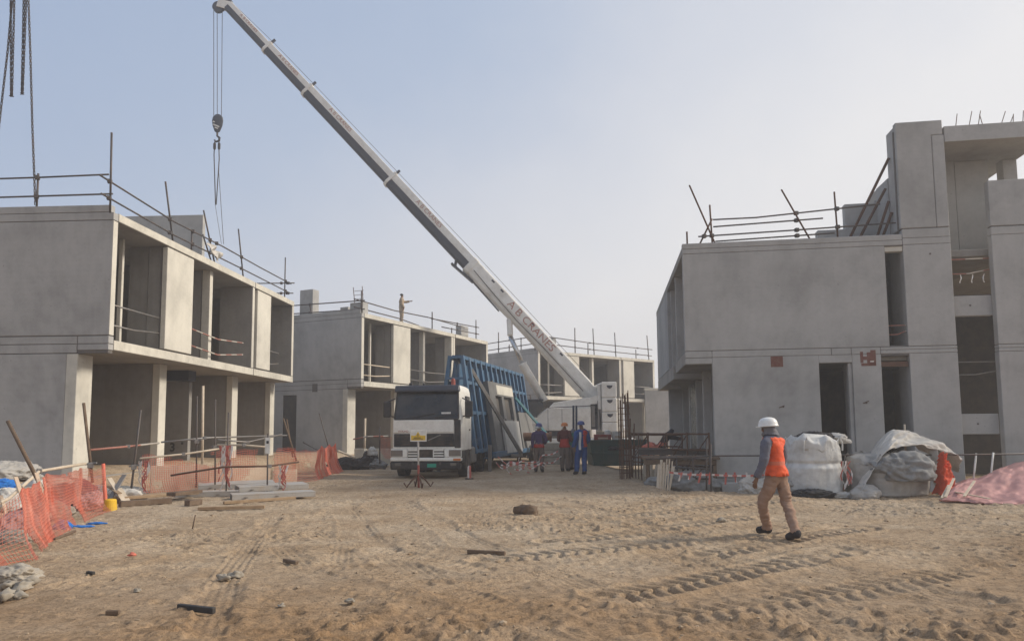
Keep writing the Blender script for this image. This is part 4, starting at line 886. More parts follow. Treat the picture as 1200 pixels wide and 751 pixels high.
# ------------------------------------------------------------------ people
def person(label, loc_, rotz, J, clothes, sub=2, height=1.0, group=None):
    """J: joint overrides. Local axes: facing +y, right hand +x."""
    D = dict(pelvis=((0, 0, .95), .135), waist=((0, .0, 1.09), .125), chest=((0, .0, 1.28), .150), upper=((0, -.01, 1.40), .125), neck=((0, .0, 1.50), .058), head=((0, .025, 1.60), .088), crown=((0, .02, 1.675), .082),
             hipL=((-.09, 0, .89), .098), kneeL=((-.10, .02, .49), .062), ankleL=((-.10, -.02, .09), .045), heelL=((-.10, -.055, .045), .036), toeL=((-.115, .15, .035), .034),
             hipR=((.09, 0, .89), .098), kneeR=((.10, .02, .49), .062), ankleR=((.10, -.02, .09), .045), heelR=((.10, -.055, .045), .036), toeR=((.115, .15, .035), .034),
             shL=((-.185, -.01, 1.415), .066), elL=((-.225, -.03, 1.14), .046), wrL=((-.23, .04, .90), .032), pmL=((-.23, .06, .82), .034),
             shR=((.185, -.01, 1.415), .066), elR=((.225, -.03, 1.14), .046), wrR=((.23, .04, .90), .032), pmR=((.23, .06, .82), .034))
    for k, v in J.items():
        if k == '_face': continue
        D[k] = (v if len(v) == 2 and isinstance(v[0], tuple) else (tuple(v), D[k][1]))
    E = [('pelvis', 'waist'), ('waist', 'chest'), ('chest', 'upper'), ('upper', 'neck'), ('neck', 'head'), ('head', 'crown')]
    for s in 'LR': E += [('pelvis', 'hip' + s), ('hip' + s, 'knee' + s), ('knee' + s, 'ankle' + s), ('ankle' + s, 'heel' + s), ('ankle' + s, 'toe' + s), ('upper', 'sh' + s), ('sh' + s, 'el' + s), ('el' + s, 'wr' + s), ('wr' + s, 'pm' + s)]
    names = list(D); vs = [Vector(D[n][0]) for n in names]; rad = [D[n][1] for n in names]; ed = [(names.index(a), names.index(b)) for a, b in E]
    # fingers: five short chains off each palm, slightly curled; nose off the head
    for s, sg in (('L', -1), ('R', 1)):
        w_, p_ = Vector(D['wr' + s][0]), Vector(D['pm' + s][0]); d = (p_ - w_).normalized()
        fw = Vector((0, 1, 0)) - d * d.y
        fw = fw.normalized() if fw.length > .2 else Vector((0, 0, 1)); inn = d.cross(fw).normalized() * (1 if s == 'L' else -1)
        ip = names.index('pm' + s)
        for k, (o_, l_) in enumerate(((.030, .066), (.010, .075), (-.010, .070), (-.029, .055))):
            a = p_ + d * .035 + fw * o_; b_ = a + d * l_ * .55 + inn * .008; c_ = b_ + d * l_ * .40 + inn * .022
            n0 = len(vs); vs += [a, b_, c_]; rad += [.0105, .0095, .0075]; ed += [(ip, n0), (n0, n0 + 1), (n0 + 1, n0 + 2)]
        a = p_ + fw * .040 + inn * .006; b_ = a + fw * .018 + d * .03 + inn * .01
        n0 = len(vs); vs += [a, b_]; rad += [.012, .009]; ed += [(ip, n0), (n0, n0 + 1)]
    hd_ = Vector(D['head'][0]); up_ = (Vector(D['crown'][0]) - Vector(D['neck'][0])).normalized()
    face = Vector(J.get('_face', (0, 1, 0)))
    n0 = len(vs); vs += [hd_ + face * .098 - up_ * .005]; rad += [.014]; ed += [(names.index('head'), n0)]
    vs = [v * height for v in vs]; rad = [r * height for r in rad]
    me = bpy.data.meshes.new('skeleton'); me.from_pydata([tuple(v) for v in vs], ed, []); me.update()
    o = bpy.data.objects.new('skeleton', me); COL.objects.link(o)
    mod = o.modifiers.new('skin', 'SKIN'); mod.use_smooth_shade = True; mod.branch_smoothing = .6
    for i, sv in enumerate(me.skin_vertices[0].data):
        sv.radius = (rad[i], rad[i]); sv.use_root = (i == 0)
    ss = o.modifiers.new('sub', 'SUBSURF'); ss.levels = sub; ss.render_levels = sub
    dg = bpy.context.evaluated_depsgraph_get(); bm_me = bpy.data.meshes.new_from_object(o.evaluated_get(dg))
    bpy.data.objects.remove(o)
    root = thing('person', label, 'person', loc_, rotz, group)
    bm_me.name = 'body'; bm_me.materials.clear(); bm_me.materials.append(M['skin'])
    for p in bm_me.polygons: p.use_smooth = True
    body = bpy.data.objects.new('body', bm_me); COL.objects.link(body); body.parent = root
    # flatten torso front to back a little
    segs = [(a, b) for a, b in ed]; lab = {}
    nv = len(bm_me.vertices); co = np.empty(nv * 3); bm_me.vertices.foreach_get('co', co); co = co.reshape(-1, 3)
    SA = np.array([vs[a] for a, b in segs]); SB = np.array([vs[b] for a, b in segs]); RA = np.array([(rad[a] + rad[b]) / 2 for a, b in segs])
    best = np.full(nv, 1e9); bi = np.zeros(nv, int); bt = np.zeros(nv)
    for i in range(len(segs)):
        dd = SB[i] - SA[i]; l2 = dd @ dd
        t = np.clip(((co - SA[i]) @ dd) / l2, 0, 1); dist = np.linalg.norm(co - SA[i] - t[:, None] * dd, axis=1) / RA[i]
        k = dist < best; best[k] = dist[k]; bi[k] = i; bt[k] = t[k]
    def nm(i): return names[i] if i < len(names) else 'finger'
    segn = [(nm(a), nm(b)) for a, b in segs]
    no = np.empty(nv * 3); bm_me.vertices.foreach_get('normal', no); no = no.reshape(-1, 3)
    polys = [list(p.vertices) for p in bm_me.polygons]
    for (gname, mat, regions, off, wr) in clothes:
        def inside(v):
            a, b = segn[bi[v]]; t = bt[v]
            if regions[0] == 'Z':
                if a == 'finger' or b == 'finger' or a.startswith(('el', 'wr', 'pm')) or (a.startswith('sh') and t > regions[3]) or (a == 'upper' and b.startswith('sh') and t > .78): return False
                return regions[1] <= co[v][2] / height <= regions[2]
            for r_ in regions:
                if r_[0] == a and r_[1] in (b, '*') and r_[2] - 1e-6 <= t <= r_[3] + 1e-6: return True
            return False
        ins = [inside(v) for v in range(nv)]
        F_ = [p for p in polys if sum(ins[v] for v in p) * 2 >= len(p)]
        if not F_: continue
        used = sorted({v for p in F_ for v in p}); ix = {v: i for i, v in enumerate(used)}
        pts = []
        for v in used:
            c = Vector(co[v]); n = Vector(no[v])
            w = mnoise.noise(c * 9 + Vector((3.1, 0, 0))) * wr + (.25 - abs(mnoise.noise(Vector((c.x * 9, c.y * 9, c.z * 20))))) * wr * 1.5
            if regions[0] == 'Z':   # a loose garment hangs: push outwards, more towards the hem
                k = max(0., min(1., (1.32 * height - c.z) / .4)); n = Vector((n.x, n.y, n.z * .3)); w += k * .012
                if c.z / height < regions[1] + .04: c.z = regions[1] * height
            pts.append(tuple(c + n * (off + w)))
        gm = bpy.data.meshes.new(gname); gm.from_pydata(pts, [], [[ix[v] for v in p] for p in F_]); gm.update(); gm.materials.append(M[mat])
        for p in gm.polygons: p.use_smooth = True
        go = bpy.data.objects.new(gname, gm); COL.objects.link(go); go.parent = root
        sm = go.modifiers.new('solid', 'SOLIDIFY'); sm.thickness = .010; sm.offset = 1
    return root, {n: Vector(D[n][0]) * height for n in D}
def helmet(root, J, mat, tilt=0.0, yaw=0.0, size=1.0):
    up_ = (J['crown'] - J['neck']).normalized()
    c = J['crown'] + up_ * .008
    m = Matrix.Translation(c) @ Matrix.Rotation(yaw, 4, 'Z') @ Matrix.Rotation(tilt, 4, 'X') @ Matrix.Diagonal((size, size * 1.15, size, 1))
    b = MB(); prof = [(.128, -.030), (.134, -.022), (.126, -.012), (.122, .02), (.112, .055), (.088, .088), (.052, .106), (.002, .112)]
    b.lathe(prof, 20, mat=m)
    o = b.build('helmet', mat, root, smooth=True)
    b = MB(); b.prism([(.10 * math.cos(R(a)) * 1.05, .105 + .055 * math.sin(R(a))) for a in range(0, 181, 15)], -.032, -.020, 2, m); b.build('helmet_peak', mat, o, .004)
    b = MB(); b.prism([(-.006, -.0), (.006, 0), (.006, .01), (-.006, .01)], 0, .001, 1, m)
    b.bm.free()
    return o
def eyes(root, J, face=(0, 1, 0)):
    f = Vector(face).normalized(); s = Vector((f.y, -f.x, 0))
    b = MB()
    for k in (-1, 1): b.lathe([(.004, -.008), (.012, 0), (.004, .008)], 8, c=J['head'] + f * .080 + s * k * .032 + Vector((0, 0, .018)))
    b.build('eyes', 'letter_dark', root)
M['skin'] = plain('brown_skin', (.20, .105, .062), .6, dirt=.1, bumps=0)
M['hood'] = cloth('grey_scarf', (.17, .165, .175), .9, .35, 0, .5, 10)
M['shirt_grey'] = cloth('slate_shirt', (.135, .135, .165), .9, .35, 0, .5, 9)
M['khaki'] = cloth('khaki_trousers', (.32, .205, .145), .9, .3, 0, .6, 7)
M['boots'] = cloth('dark_boots', (.035, .03, .03), .7, .3, 0, .3, 9)
M['helmet_white'] = plain('helmet_white', (.80, .79, .75), .35, dirt=.2, scale=8, bumps=0)
M['helmet_orange'] = plain('helmet_orange', (.62, .20, .05), .4, dirt=.3, scale=8, bumps=0)
M['helmet_blue'] = plain('helmet_blue', (.04, .07, .22), .4, dirt=.25, scale=8, bumps=0)
M['coverall_blue'] = cloth('blue_coverall', (.030, .075, .22), .9, .35, 0, .5, 7)
M['purple'] = cloth('purple_shirt', (.075, .05, .115), .9, .35, 0, .5, 7)
M['red_vest'] = cloth('red_vest', (.42, .045, .035), .8, .3, 0, .4, 7)
M['green_vest'] = cloth('green_top', (.035, .13, .10), .9, .3, 0, .4, 7)
M['maroon'] = cloth('maroon_shirt', (.12, .04, .035), .9, .3, 0, .4, 7)
M['grey_brown'] = cloth('dusty_trousers', (.16, .125, .105), .9, .35, 0, .5, 7)
M['tan'] = cloth('tan_clothes', (.40, .31, .22), .9, .3, 0, .5, 7)
M['dark_navy'] = cloth('dark_navy_clothes', (.03, .032, .045), .9, .3, 0, .5, 7)
def hivis():
    m, nt, b = new_mat('orange_vest'); v = coords(nt); s = N(nt, 'ShaderNodeSeparateXYZ'); L(nt, v, s.inputs[0])
    def band(c, h):
        a = N(nt, 'ShaderNodeMath', operation='SUBTRACT'); L(nt, s.outputs['Z'], a.inputs[0]); a.inputs[1].default_value = c
        d = N(nt, 'ShaderNodeMath', operation='ABSOLUTE'); L(nt, a.outputs[0], d.inputs[0])
        e = N(nt, 'ShaderNodeMath', operation='LESS_THAN'); L(nt, d.outputs[0], e.inputs[0]); e.inputs[1].default_value = h; return e.outputs[0]
    n = noise_tex(nt, v, 7, 5, .6)
    c = mixc(nt, .6, (.80, .095, .020), ramp(nt, n, [(.3, (.46, .045, .012)), (.6, (.90, .13, .032))]))
    mu = N(nt, 'ShaderNodeMath', operation='MULTIPLY'); L(nt, band(1.10, .028), mu.inputs[0]); mu.inputs[1].default_value = .45
    c = mixc(nt, mu.outputs[0], c, (.42, .20, .14))
    L(nt, c, b.inputs['Base Color']); b.inputs['Roughness'].default_value = .75; bump(nt, b, n, .6, .03); return m
M['hivis'] = hivis()
def legs(lo=0, hi=.93): return [('pelvis', 'hipL', 0, 1), ('pelvis', 'hipR', 0, 1), ('pelvis', 'waist', 0, .6), ('hipL', '*', 0, 1), ('hipR', '*', 0, 1), ('kneeL', '*', 0, hi), ('kneeR', '*', 0, hi)]
TORSO = [('pelvis', 'waist', .3, 1), ('waist', '*', 0, 1), ('chest', '*', 0, 1), ('upper', 'shL', 0, .75), ('upper', 'shR', 0, .75), ('upper', 'neck', 0, .35)]
VEST = [('pelvis', 'waist', 0, 1), ('waist', '*', 0, 1), ('chest', '*', 0, 1), ('upper', 'shL', 0, .80), ('upper', 'shR', 0, .80), ('upper', 'neck', 0, .45)]
ARMS = [('upper', 'shL', .4, 1), ('upper', 'shR', .4, 1), ('shL', '*', 0, 1), ('shR', '*', 0, 1), ('elL', '*', 0, .95), ('elR', '*', 0, .95)]
FEET = [('ankleL', '*', 0, 1), ('ankleR', '*', 0, 1), ('kneeL', '*', .96, 1), ('kneeR', '*', .96, 1)]
FEETL = [r for r in FEET if r[0].endswith('L')]; FEETR = [r for r in FEET if r[0].endswith('R')]
HOOD = [('upper', 'neck', .5, 1), ('neck', '*', 0, 1), ('head', 'crown', 0, 1)]

# the walker in the orange vest, striding away to the left
fa, fb_ = gp(899, 626), gp(931, 634)
mid = (fa + fb_) / 2
hdg = R(38)
sn, cs = math.sin(hdg), math.cos(hdg)
def wl(p):  # world -> walker axes
    d = Vector(p) - Vector((mid.x, mid.y, 0)); return Vector((d.x * cs + d.y * sn, -d.x * sn + d.y * cs))
la, lb = wl(fa), wl(fb_)
zz = gz(mid.x, mid.y)
walkJ = dict(pelvis=((0, .02, .93), .122), waist=((0, .03, 1.08), .112), chest=((0, .055, 1.28), .132), upper=((0, .06, 1.41), .112), neck=(0, .075, 1.51), head=(-.03, .115, 1.60), crown=(-.03, .11, 1.675),
             hipL=((-.085, .04, .88), .088), kneeL=(-.11, .22, .50), ankleL=(la.x - .02, la.y - .03, .10), heelL=(la.x - .02, la.y - .07, .05), toeL=(la.x - .04, la.y + .14, .055),
             hipR=((.085, -.01, .88), .088), kneeR=(.11, -.05, .49), ankleR=(lb.x + .02, lb.y - .03, .11), heelR=(lb.x + .02, lb.y - .075, .08), toeR=(lb.x + .03, lb.y + .13, .035),
             shL=(-.19, .06, 1.42), elL=(-.27, .05, 1.14), wrL=(-.30, .16, .90), pmL=(-.295, .19, .82), shR=(.19, .05, 1.42), elR=(.245, .06, 1.14), wrR=(.22, .20, .95), pmR=(.21, .25, .88), _face=(-.55, .83, 0))
w0, wj = person('worker in a bright orange vest, white helmet and khaki trousers walking away across the sand', (mid.x, mid.y, zz), hdg, walkJ,
            [('trousers', 'khaki', legs(0, .97), .010, .020), ('shirt', 'shirt_grey', TORSO + ARMS, .012, .008), ('vest', 'hivis', ('Z', .92, 1.475, .0), .024, .016), ('hood', 'hood', HOOD, .030, .008), ('shoe', 'boots', FEETL, .014, .003), ('shoe', 'boots', FEETR, .014, .003)], sub=3, height=.995)
helmet(w0, wj, 'helmet_white', tilt=-.05, yaw=.6, size=1.0)
eyes(w0, wj, (-.55, .83, 0))
MB().path([wj['wrL'] + Vector((.043 * math.cos(a), .043 * math.sin(a), .01)) for a in [i * math.pi / 6 for i in range(13)]], .012, 6).build('watch_strap', 'letter_dark', w0)

def place(px_, py_): p = gp(px_, py_); return (p.x, p.y, gz(p.x, p.y))
w1, j = person('worker in a purple shirt with a white head cloth, left of the three', place(632, 553), R(-8),
               dict(ankleL=(-.13, .06, .09), heelL=(-.13, .02, .045), toeL=(-.15, .22, .035), kneeL=(-.11, .05, .49), wrR=(.16, .22, 1.05), elR=(.25, .02, 1.13), pmR=(.10, .28, 1.10)),
               [('trousers', 'grey_brown', legs(), .024, .012), ('shirt', 'purple', TORSO + ARMS, .022, .012), ('vest', 'red_vest', ('Z', .90, 1.00, .0), .034, .012), ('shoe', 'boots', FEETL, .014, .003), ('shoe', 'boots', FEETR, .014, .003)], height=1.03)
helmet(w1, j, 'helmet_blue', tilt=.12, size=1.02)
MB().lathe([(.10, -.06), (.125, -.02), (.11, .02), (.09, .03)], 14, c=j['crown'] + Vector((-.02, -.035, -.035))).build('head_cloth', 'bag_white', w1, smooth=True)
w2, j = person('worker in an orange helmet and red vest standing in the middle of the three', place(662, 552), R(-25),
               dict(wrR=(.13, .25, 1.12), elR=(.25, .03, 1.15), pmR=(.07, .30, 1.15), wrL=(-.15, .22, 1.08), elL=(-.25, .02, 1.14), pmL=(-.10, .27, 1.10)),
               [('trousers', 'grey_brown', legs(), .026, .012), ('shirt', 'maroon', TORSO + ARMS, .020, .010), ('vest', 'red_vest', ('Z', .88, 1.14, .1), .034, .012), ('shoe', 'boots', FEETL, .014, .003), ('shoe', 'boots', FEETR, .014, .003)], height=1.03)
helmet(w2, j, 'helmet_orange', size=1.05)
w2b, j = person('worker in a dark green top half hidden behind the orange helmet man', (2.36, 28.6, 0), R(-35), dict(wrL=(-.15, .22, 1.08), elL=(-.25, .02, 1.14), pmL=(-.10, .27, 1.10)),
               [('trousers', 'grey_brown', legs(), .024, .012), ('shirt', 'green_vest', TORSO + ARMS, .026, .012), ('shoe', 'boots', FEETL, .014, .003), ('shoe', 'boots', FEETR, .014, .003), ('hood', 'hood', HOOD, .012, .004)], height=.96)
w3, j = person('worker in a blue coverall and blue helmet with a red vest, right of the three', place(682, 556), R(20),
               dict(ankleL=(-.14, .10, .09), heelL=(-.14, .06, .045), toeL=(-.17, .25, .035), kneeL=(-.12, .10, .49), head=((.03, .045, 1.60), .088), wrL=(-.27, .10, .92), wrR=(.19, .20, 1.02), elR=(.27, .0, 1.14), pmR=(.14, .27, 1.02)),
               [('coverall', 'coverall_blue', legs() + TORSO + ARMS, .026, .012), ('vest', 'red_vest', ('Z', .93, 1.46, .2), .044, .01), ('shoe', 'boots', FEETL, .014, .003), ('shoe', 'boots', FEETR, .014, .003)], height=1.06)
# the vest hangs open over the right half only
vest = [c for c in w3.children if c.name.startswith('vest')][0]
bmv = bmesh.new(); bmv.from_mesh(vest.data); bmesh.ops.delete(bmv, geom=[f for f in bmv.faces if f.calc_center_median().x < .0], context='FACES'); bmv.to_mesh(vest.data); bmv.free()
helmet(w3, j, 'helmet_blue', size=1.05)
MB().grid(lambda a, c: Vector((-.16 + .08 * a - .02 * c, -.16 - .02 * math.sin(c * 7), 1.50 - .62 * c)), 3, 8).build('towel', 'bag_white', w3, solid=.015)
# roof man: placed on the middle villa roof
rp = loc(B2, 4.35, .55, 7.48)
wr_, j = person('workman in tan clothes standing on the middle villa roof with one arm stretched out', (rp.x, rp.y, rp.z), R(-70),
                dict(shL=(-.19, 0, 1.41), elL=(-.22, .24, 1.32), wrL=(-.12, .48, 1.36), pmL=(-.10, .56, 1.37), wrR=(.18, .12, .92)),
                [('trousers', 'tan', legs(), .022, .01), ('shirt', 'tan', TORSO + ARMS, .020, .01), ('shoe', 'boots', FEETL, .014, .003), ('shoe', 'boots', FEETR, .014, .003)], height=.98)
b = MB(); b.lathe([(.085, -.02), (.10, .01), (.09, .05), (.05, .08), (.002, .085)], 14, c=j['crown'] + Vector((0, -.01, 0))); b.build('hair', 'letter_dark', wr_, smooth=True)
# man at work behind the right railings, bending to the right
bp_ = at(776, 540, 27.5)
wb, j = person('worker in dark clothes bending over behind the rusty railings by the right building', (bp_.x, bp_.y, gz(bp_.x, bp_.y) + .25), R(-80),
               dict(waist=(0, .08, 1.07), chest=(0, .20, 1.22), upper=(0, .28, 1.30), neck=(0, .34, 1.38), head=(0, .40, 1.45), crown=(0, .43, 1.52), shL=(-.18, .28, 1.31), shR=(.18, .28, 1.31), elL=(-.2, .50, 1.18), elR=(.2, .50, 1.18), wrL=(-.12, .72, 1.18), wrR=(.12, .70, 1.15), pmL=(-.1, .80, 1.18), pmR=(.1, .78, 1.15)),
               [('trousers', 'dark_navy', legs(), .022, .01), ('shirt', 'dark_navy', TORSO + ARMS, .022, .01), ('vest', 'net_pale', ('Z', .85, 1.0, .0), .03, .01), ('hood', 'dark_navy', HOOD, .015, .004), ('shoe', 'boots', FEETL, .014, .003), ('shoe', 'boots', FEETR, .014, .003)])
# ------------------------------------------------------------------ loose things, left side
rnd = random.Random(3)
def pole(label, a, b_, r=.03, mat='timber_dark', name='scaffold_pole', group='poles standing along the left fence', clamp=None, cat='pole'):
    a, b_ = Vector(a), Vector(b_); t = thing(name, label, cat, a, 0, group)
    MB().tube((0, 0, 0), b_ - a, r).build('tube', mat, t, smooth=True)
    if clamp is not None:
        c = (b_ - a) * clamp; MB().obox(c, (.12, .10, .12), Matrix.Rotation(.5, 3, 'Z')).build('clamp', 'steel_grey', t, .01)
        MB().tube(c + Vector((-.12, .02, .02)), c + Vector((.14, -.02, .05)), .02).build('clamp_bolt', 'steel_grey', t)
    return t
def pole_px(label, x0, y0, x1, y1, Y, sink=.25, **k):
    a, b_ = at(x0, y0, Y), at(x1, y1, Y); d = (a - b_).normalized(); return pole(label, a + d * sink, b_, **k)
pole_px('rusty pole leaning left in front of the nearest grey wall', 42, 558, 9, 493, 12.6, r=.033)
pole_px('dark pole leaning against the pale corner pier, with a clamp', 107, 552, 98, 472, 15.6, r=.032, clamp=.22)
pole_px('slanted steel pole with a clamp between the two nets', 153, 580, 165, 480, 17.4, r=.026, mat='steel_dark', clamp=.40)
pole_px('thin jack post upright before the ground floor, left of the two side by side', 230, 560, 231, 464, 19.6, r=.02, mat='steel_dark', clamp=.5)
pole_px('thin jack post upright before the ground floor, right of the two side by side', 252, 570, 252.5, 468, 19.2, r=.02, mat='steel_dark', clamp=.5)
pole_px('short thin post leaning right beside the second column', 265, 575, 268, 483, 18.6, r=.02, mat='steel_dark')
pole_px('dark post with a paper tag at the end of the pallets', 313, 584, 314, 508, 18.3, r=.02, mat='steel_dark')
pole_px('pale jack post under the dark band in the second ground floor bay', 237, 545, 238, 452, 22.2, r=.04, mat='timber_pale')
pole_px('crooked pole leaning left at the corner by the door of the middle villa, front one', 345, 532, 332, 490, 27, r=.03)
pole_px('second crooked pole leaning left at the corner by the door of the middle villa', 342, 528, 336, 491, 27.2, r=.025)
pole_px('thin bent rod leaning in front of the middle villa wall', 385, 524, 374, 484, 30, r=.02, mat='steel_dark')
pole_px('short rod lying low against the orange net in front of the middle villa', 370, 526, 355, 518, 28, r=.02, mat='steel_dark')
pole_px('dark post beside the truck nose in the middle villa opening', 445, 536, 445, 500, 31, r=.03, mat='steel_dark')
pole_px('yellowish post standing in the first opening of the middle villa', 427, 535, 428, 490, 33.5, r=.05, mat='timber_pale')
pt = thing('paper_tag', 'small white tag taped on the post by the pallets', 'tag', at(314, 522, 18.25)); MB().box(-.06, .06, -.03, -.027, -.2, .2).build('paper', 'sign_white', pt); MB().box(-.03, .03, -.034, -.031, .05, .12).build('print', 'letter_dark', pt)
# rails
def rail_px(label, pts, r=.024, mat='redwhite', name='guard_tube', group='guard tubes along the left fence'):
    P_ = [at(*p) for p in pts]; t = thing(name, label, 'guard tube', P_[0], 0, group)
    MB().path([p - P_[0] for p in P_], r).build('tube', mat, t, smooth=True)
    MB().obox((P_[len(P_) // 2] - P_[0]), (.09, .09, .09), Matrix.Rotation(.5, 3, 'Z')).build('coupler', 'steel_grey', t, .01); return t
rail_px('red and white tube from the corner pier to the first column', [(106, 527, 15.8), (150, 523, 17), (186, 519, 19.6)])
rail_px('grey tube across the second ground floor bay of the nearest villa', [(189, 518, 19.7), (240, 513, 20.5), (336, 510, 24)], mat='steel_grey')
rail_px('pale tube along the top of the net before the pallets', [(164, 537, 17.5), (215, 532, 18.4), (262, 525, 18.8)], mat='timber_pale')
rail_px('short grey tube behind the far part of the pale net', [(255, 515, 20), (290, 518, 21), (330, 509, 22.5)], mat='steel_grey')
rail_px('pale tube over the red tape bundle on the net', [(255, 521, 18.8), (286, 521.5, 18.7), (316, 524, 18.6)], mat='timber_pale')
rail_px('long rusty tube tied along the middle of the pale net', [(200, 557, 17.9), (262, 547, 18.1), (316, 546, 18.4), (350, 541, 20)], mat='rust')
rail_px('red and white tube across the first opening of the middle villa', [(414, 514.5, 33), (430, 511.5, 33), (455, 511, 33)], r=.035)
rail_px('pale rail on top of the leaning near net', [(-30, 604, 10.5), (10, 584, 12), (46, 552, 13.6), (100, 543, 15)], mat='timber_pale', r=.03)

# orange plastic nets
def net(label, bottom, top, mat='net', cu=.055, cv=.050, wire=.012, sag=.08, seed=1, name='safety_net', toe_out=1.6):
    """bottom/top: world polylines of equal count"""
    Bp = [Vector(p) for p in bottom]; Tp = [Vector(p) for p in top]
    lens = [0]
    for a, c in zip(Bp, Bp[1:]): lens.append(lens[-1] + (c - a).length)
    tot = lens[-1]; h = sum((a - c).length for a, c in zip(Bp, Tp)) / len(Bp)
    def lerp(P_, u):
        d = u * tot
        for i in range(len(P_) - 1):
            if d <= lens[i + 1] or i == len(P_) - 2:
                f = (d - lens[i]) / (lens[i + 1] - lens[i]); return P_[i].lerp(P_[i + 1], f)
    nu, nv = int(tot / cu), int(h / cv)
    t = thing(name, label, 'safety net', Bp[0], 0, 'orange plastic safety nets')
    def f(u, v):
        a, c = lerp(Bp, u), lerp(Tp, u); p = a.lerp(c, v)
        k = mnoise.noise(Vector((u * tot * .9, v * 1.6, seed))) ; k2 = mnoise.noise(Vector((u * tot * 3.2, v * 3, seed + 5)))
        toe = max(0, .45 - v) ** 2 * toe_out
        p = p + Vector((.75, -.65, 0)) * toe - Vector((0, 0, toe * .12)) + Vector((.4, -1, 0)).normalized() * (k * .36 + k2 * .12) * (1 - .3 * v) + Vector((0, 0, (k2 * .05 - sag * math.sin(math.pi * ((u * tot) % 2.2) / 2.2)) * v))
        return p - Bp[0]
    mb = MB().grid(f, nu, nv)
    gone = [q for i, q in enumerate(mb.bm.faces) if mnoise.noise(Vector(((i // nv) * .055, (i % nv) * .07, seed * 3.3))) + .10 * mnoise.noise(Vector((i * 1.7, 0, 0))) > .40]
    bmesh.ops.delete(mb.bm, geom=gone, context='FACES'); mb.build('mesh', mat, t, wire=wire)
    return t
nb = [gp(-45, 690), gp(2, 658), gp(36, 652), gp(62, 628), gp(98, 607), gp(124, 598)]
ntp = [at(-60, 625, nb[0].y + .1), at(0, 596, nb[1].y + .5), at(22, 575, nb[2].y + .6), at(50, 556, nb[3].y + .5), at(96, 548, nb[4].y + .2), at(124, 545, nb[5].y)]
net('torn orange net sagging off a leaning rail at the left edge of the photo', nb, ntp, 'net', .052, .052, .0095, .06, 2)
nb2 = [gp(166, 582), gp(205, 580), gp(255, 577), gp(300, 574), gp(346, 570)]
nt2 = [at(167, 533, nb2[0].y), at(205, 534, nb2[1].y), at(258, 528, nb2[2].y), at(300, 525, nb2[3].y), at(346, 524, nb2[4].y)]
net('faded net stretched in front of the pale boards by the nearest villa', nb2, nt2, 'net_pale', .055, .05, .0125, .03, 4)
nb3 = [gp(344, 566), gp(368, 562), gp(398, 552)]
nt3 = [at(344, 527, nb3[0].y), at(372, 523, nb3[1].y), at(393, 519, nb3[2].y)]
net('dusty net drooping towards the dark rubbish heap before the middle villa', nb3, nt3, 'net_pale', .06, .055, .0095, .12, 6)
nb4 = [at(446, 536, 32), at(458, 536, 32)]; nt4 = [at(446, 512, 32), at(459, 512, 32)]
net('bright net hung from the tube beside the truck nose', nb4, nt4, 'net', .055, .05, .02, .02, 8)
nb5 = [gp(124, 598), gp(125, 586)]
# post and ribbons at the end of the near net
pole_px('wrapped orange end post of the near net', 124, 598, 121, 543, 15.0, r=.035, mat='net_pale')
def ribbon_bundle(label, x, y0, y1, Y, n=9, seed=0, mat='tape', group='bundles of warning tape', w=.03):
    rr = random.Random(seed); o = at(x, y0, Y); H = (at(x, y1, Y) - o).length
    t = thing('tape_bundle', label, 'tape', o, 0, group); b = MB()
    for k in range(n):
        ph = rr.uniform(0, 6); a0 = rr.uniform(-.09, .09); l = H * rr.uniform(.6, 1)
        b.grid(lambda a, c: Vector((a0 + (a - .5) * w + .07 * math.sin(c * 6 + ph), .05 * math.cos(c * 5 + ph), -l * c)), 1, 12)
    b.build('ribbons', mat, t, solid=.003); return t
ribbon_bundle('bundle of red tape tied to the middle of the pale net', 265, 522, 576, 18.3, 14, 1)
ribbon_bundle('red tape tails hanging left of the wrapped net corner', 168, 540, 580, 17.9, 8, 2)
ribbon_bundle('red tape tails at the right end of the pale net', 330, 545, 578, 18.3, 7, 3)
# pale boards standing behind the net
for k, (x0, x1, yb, yt) in enumerate(((168, 236, 578, 546), (238, 262, 576, 547), (266, 312, 574, 549), (314, 344, 571, 551))):
    a, c = gp(x0, yb + 1), gp(x1, yb - 1); a.y += .35; c.y += .35
    top = at(x0, yt, a.y).z
    t = thing('site_board', ['long dusty board standing behind the net, leftmost of four', 'short dusty board standing behind the net left of the tape bundle', 'dusty board standing behind the net right of the tape bundle', 'rightmost of the four dusty boards behind the net'][k], 'board', a, math.atan2(c.y - a.y, c.x - a.x), 'dusty boards behind the pale net')
    MB().box(0, (c - a).length, 0, .04, -.25, top - a.z).build('panel', 'plywood', t, .006); MB().box(.02, (c - a).length - .02, .042, .10, .12, .22).build('batten', 'timber', t, .004)
# aluminium formwork panels on the ground
def alu(label, c, ang, l, w, tilt=0.0, z=0.0):
    t = thing('formwork_panel', label, 'formwork panel', (c.x, c.y, gz(c.x, c.y) + z), ang, 'pale formwork panels stacked on the sand'); t.rotation_euler.x = tilt
    MB().box(0, l, 0, w, .10, .125).build('sheet', 'steel_pale', t, .004)
    b = MB(); b.box(0, l, 0, .05, 0, .098); b.box(0, l, w - .05, w, 0, .098); b.build('edge_rail', 'steel_pale', t, .004)
    b = MB()
    for i in range(int(l / .35)): b.box(.1 + i * .35, .16 + i * .35, .05, w - .05, .0, .097)
    b.build('rib', 'steel_pale', t)
    for i in range(int(l / .7)): MB().lathe([(.045, 0), (.045, .004)], 10, c=(.3 + i * .7, -.002, .05), ).build('rib_hole', 'letter_dark', t)
    return t
M['steel_pale'] = plain('dusty_aluminium', (.42, .395, .36), .55, .15, dirt=.6, dirtcol=(.40, .31, .22), scale=3)
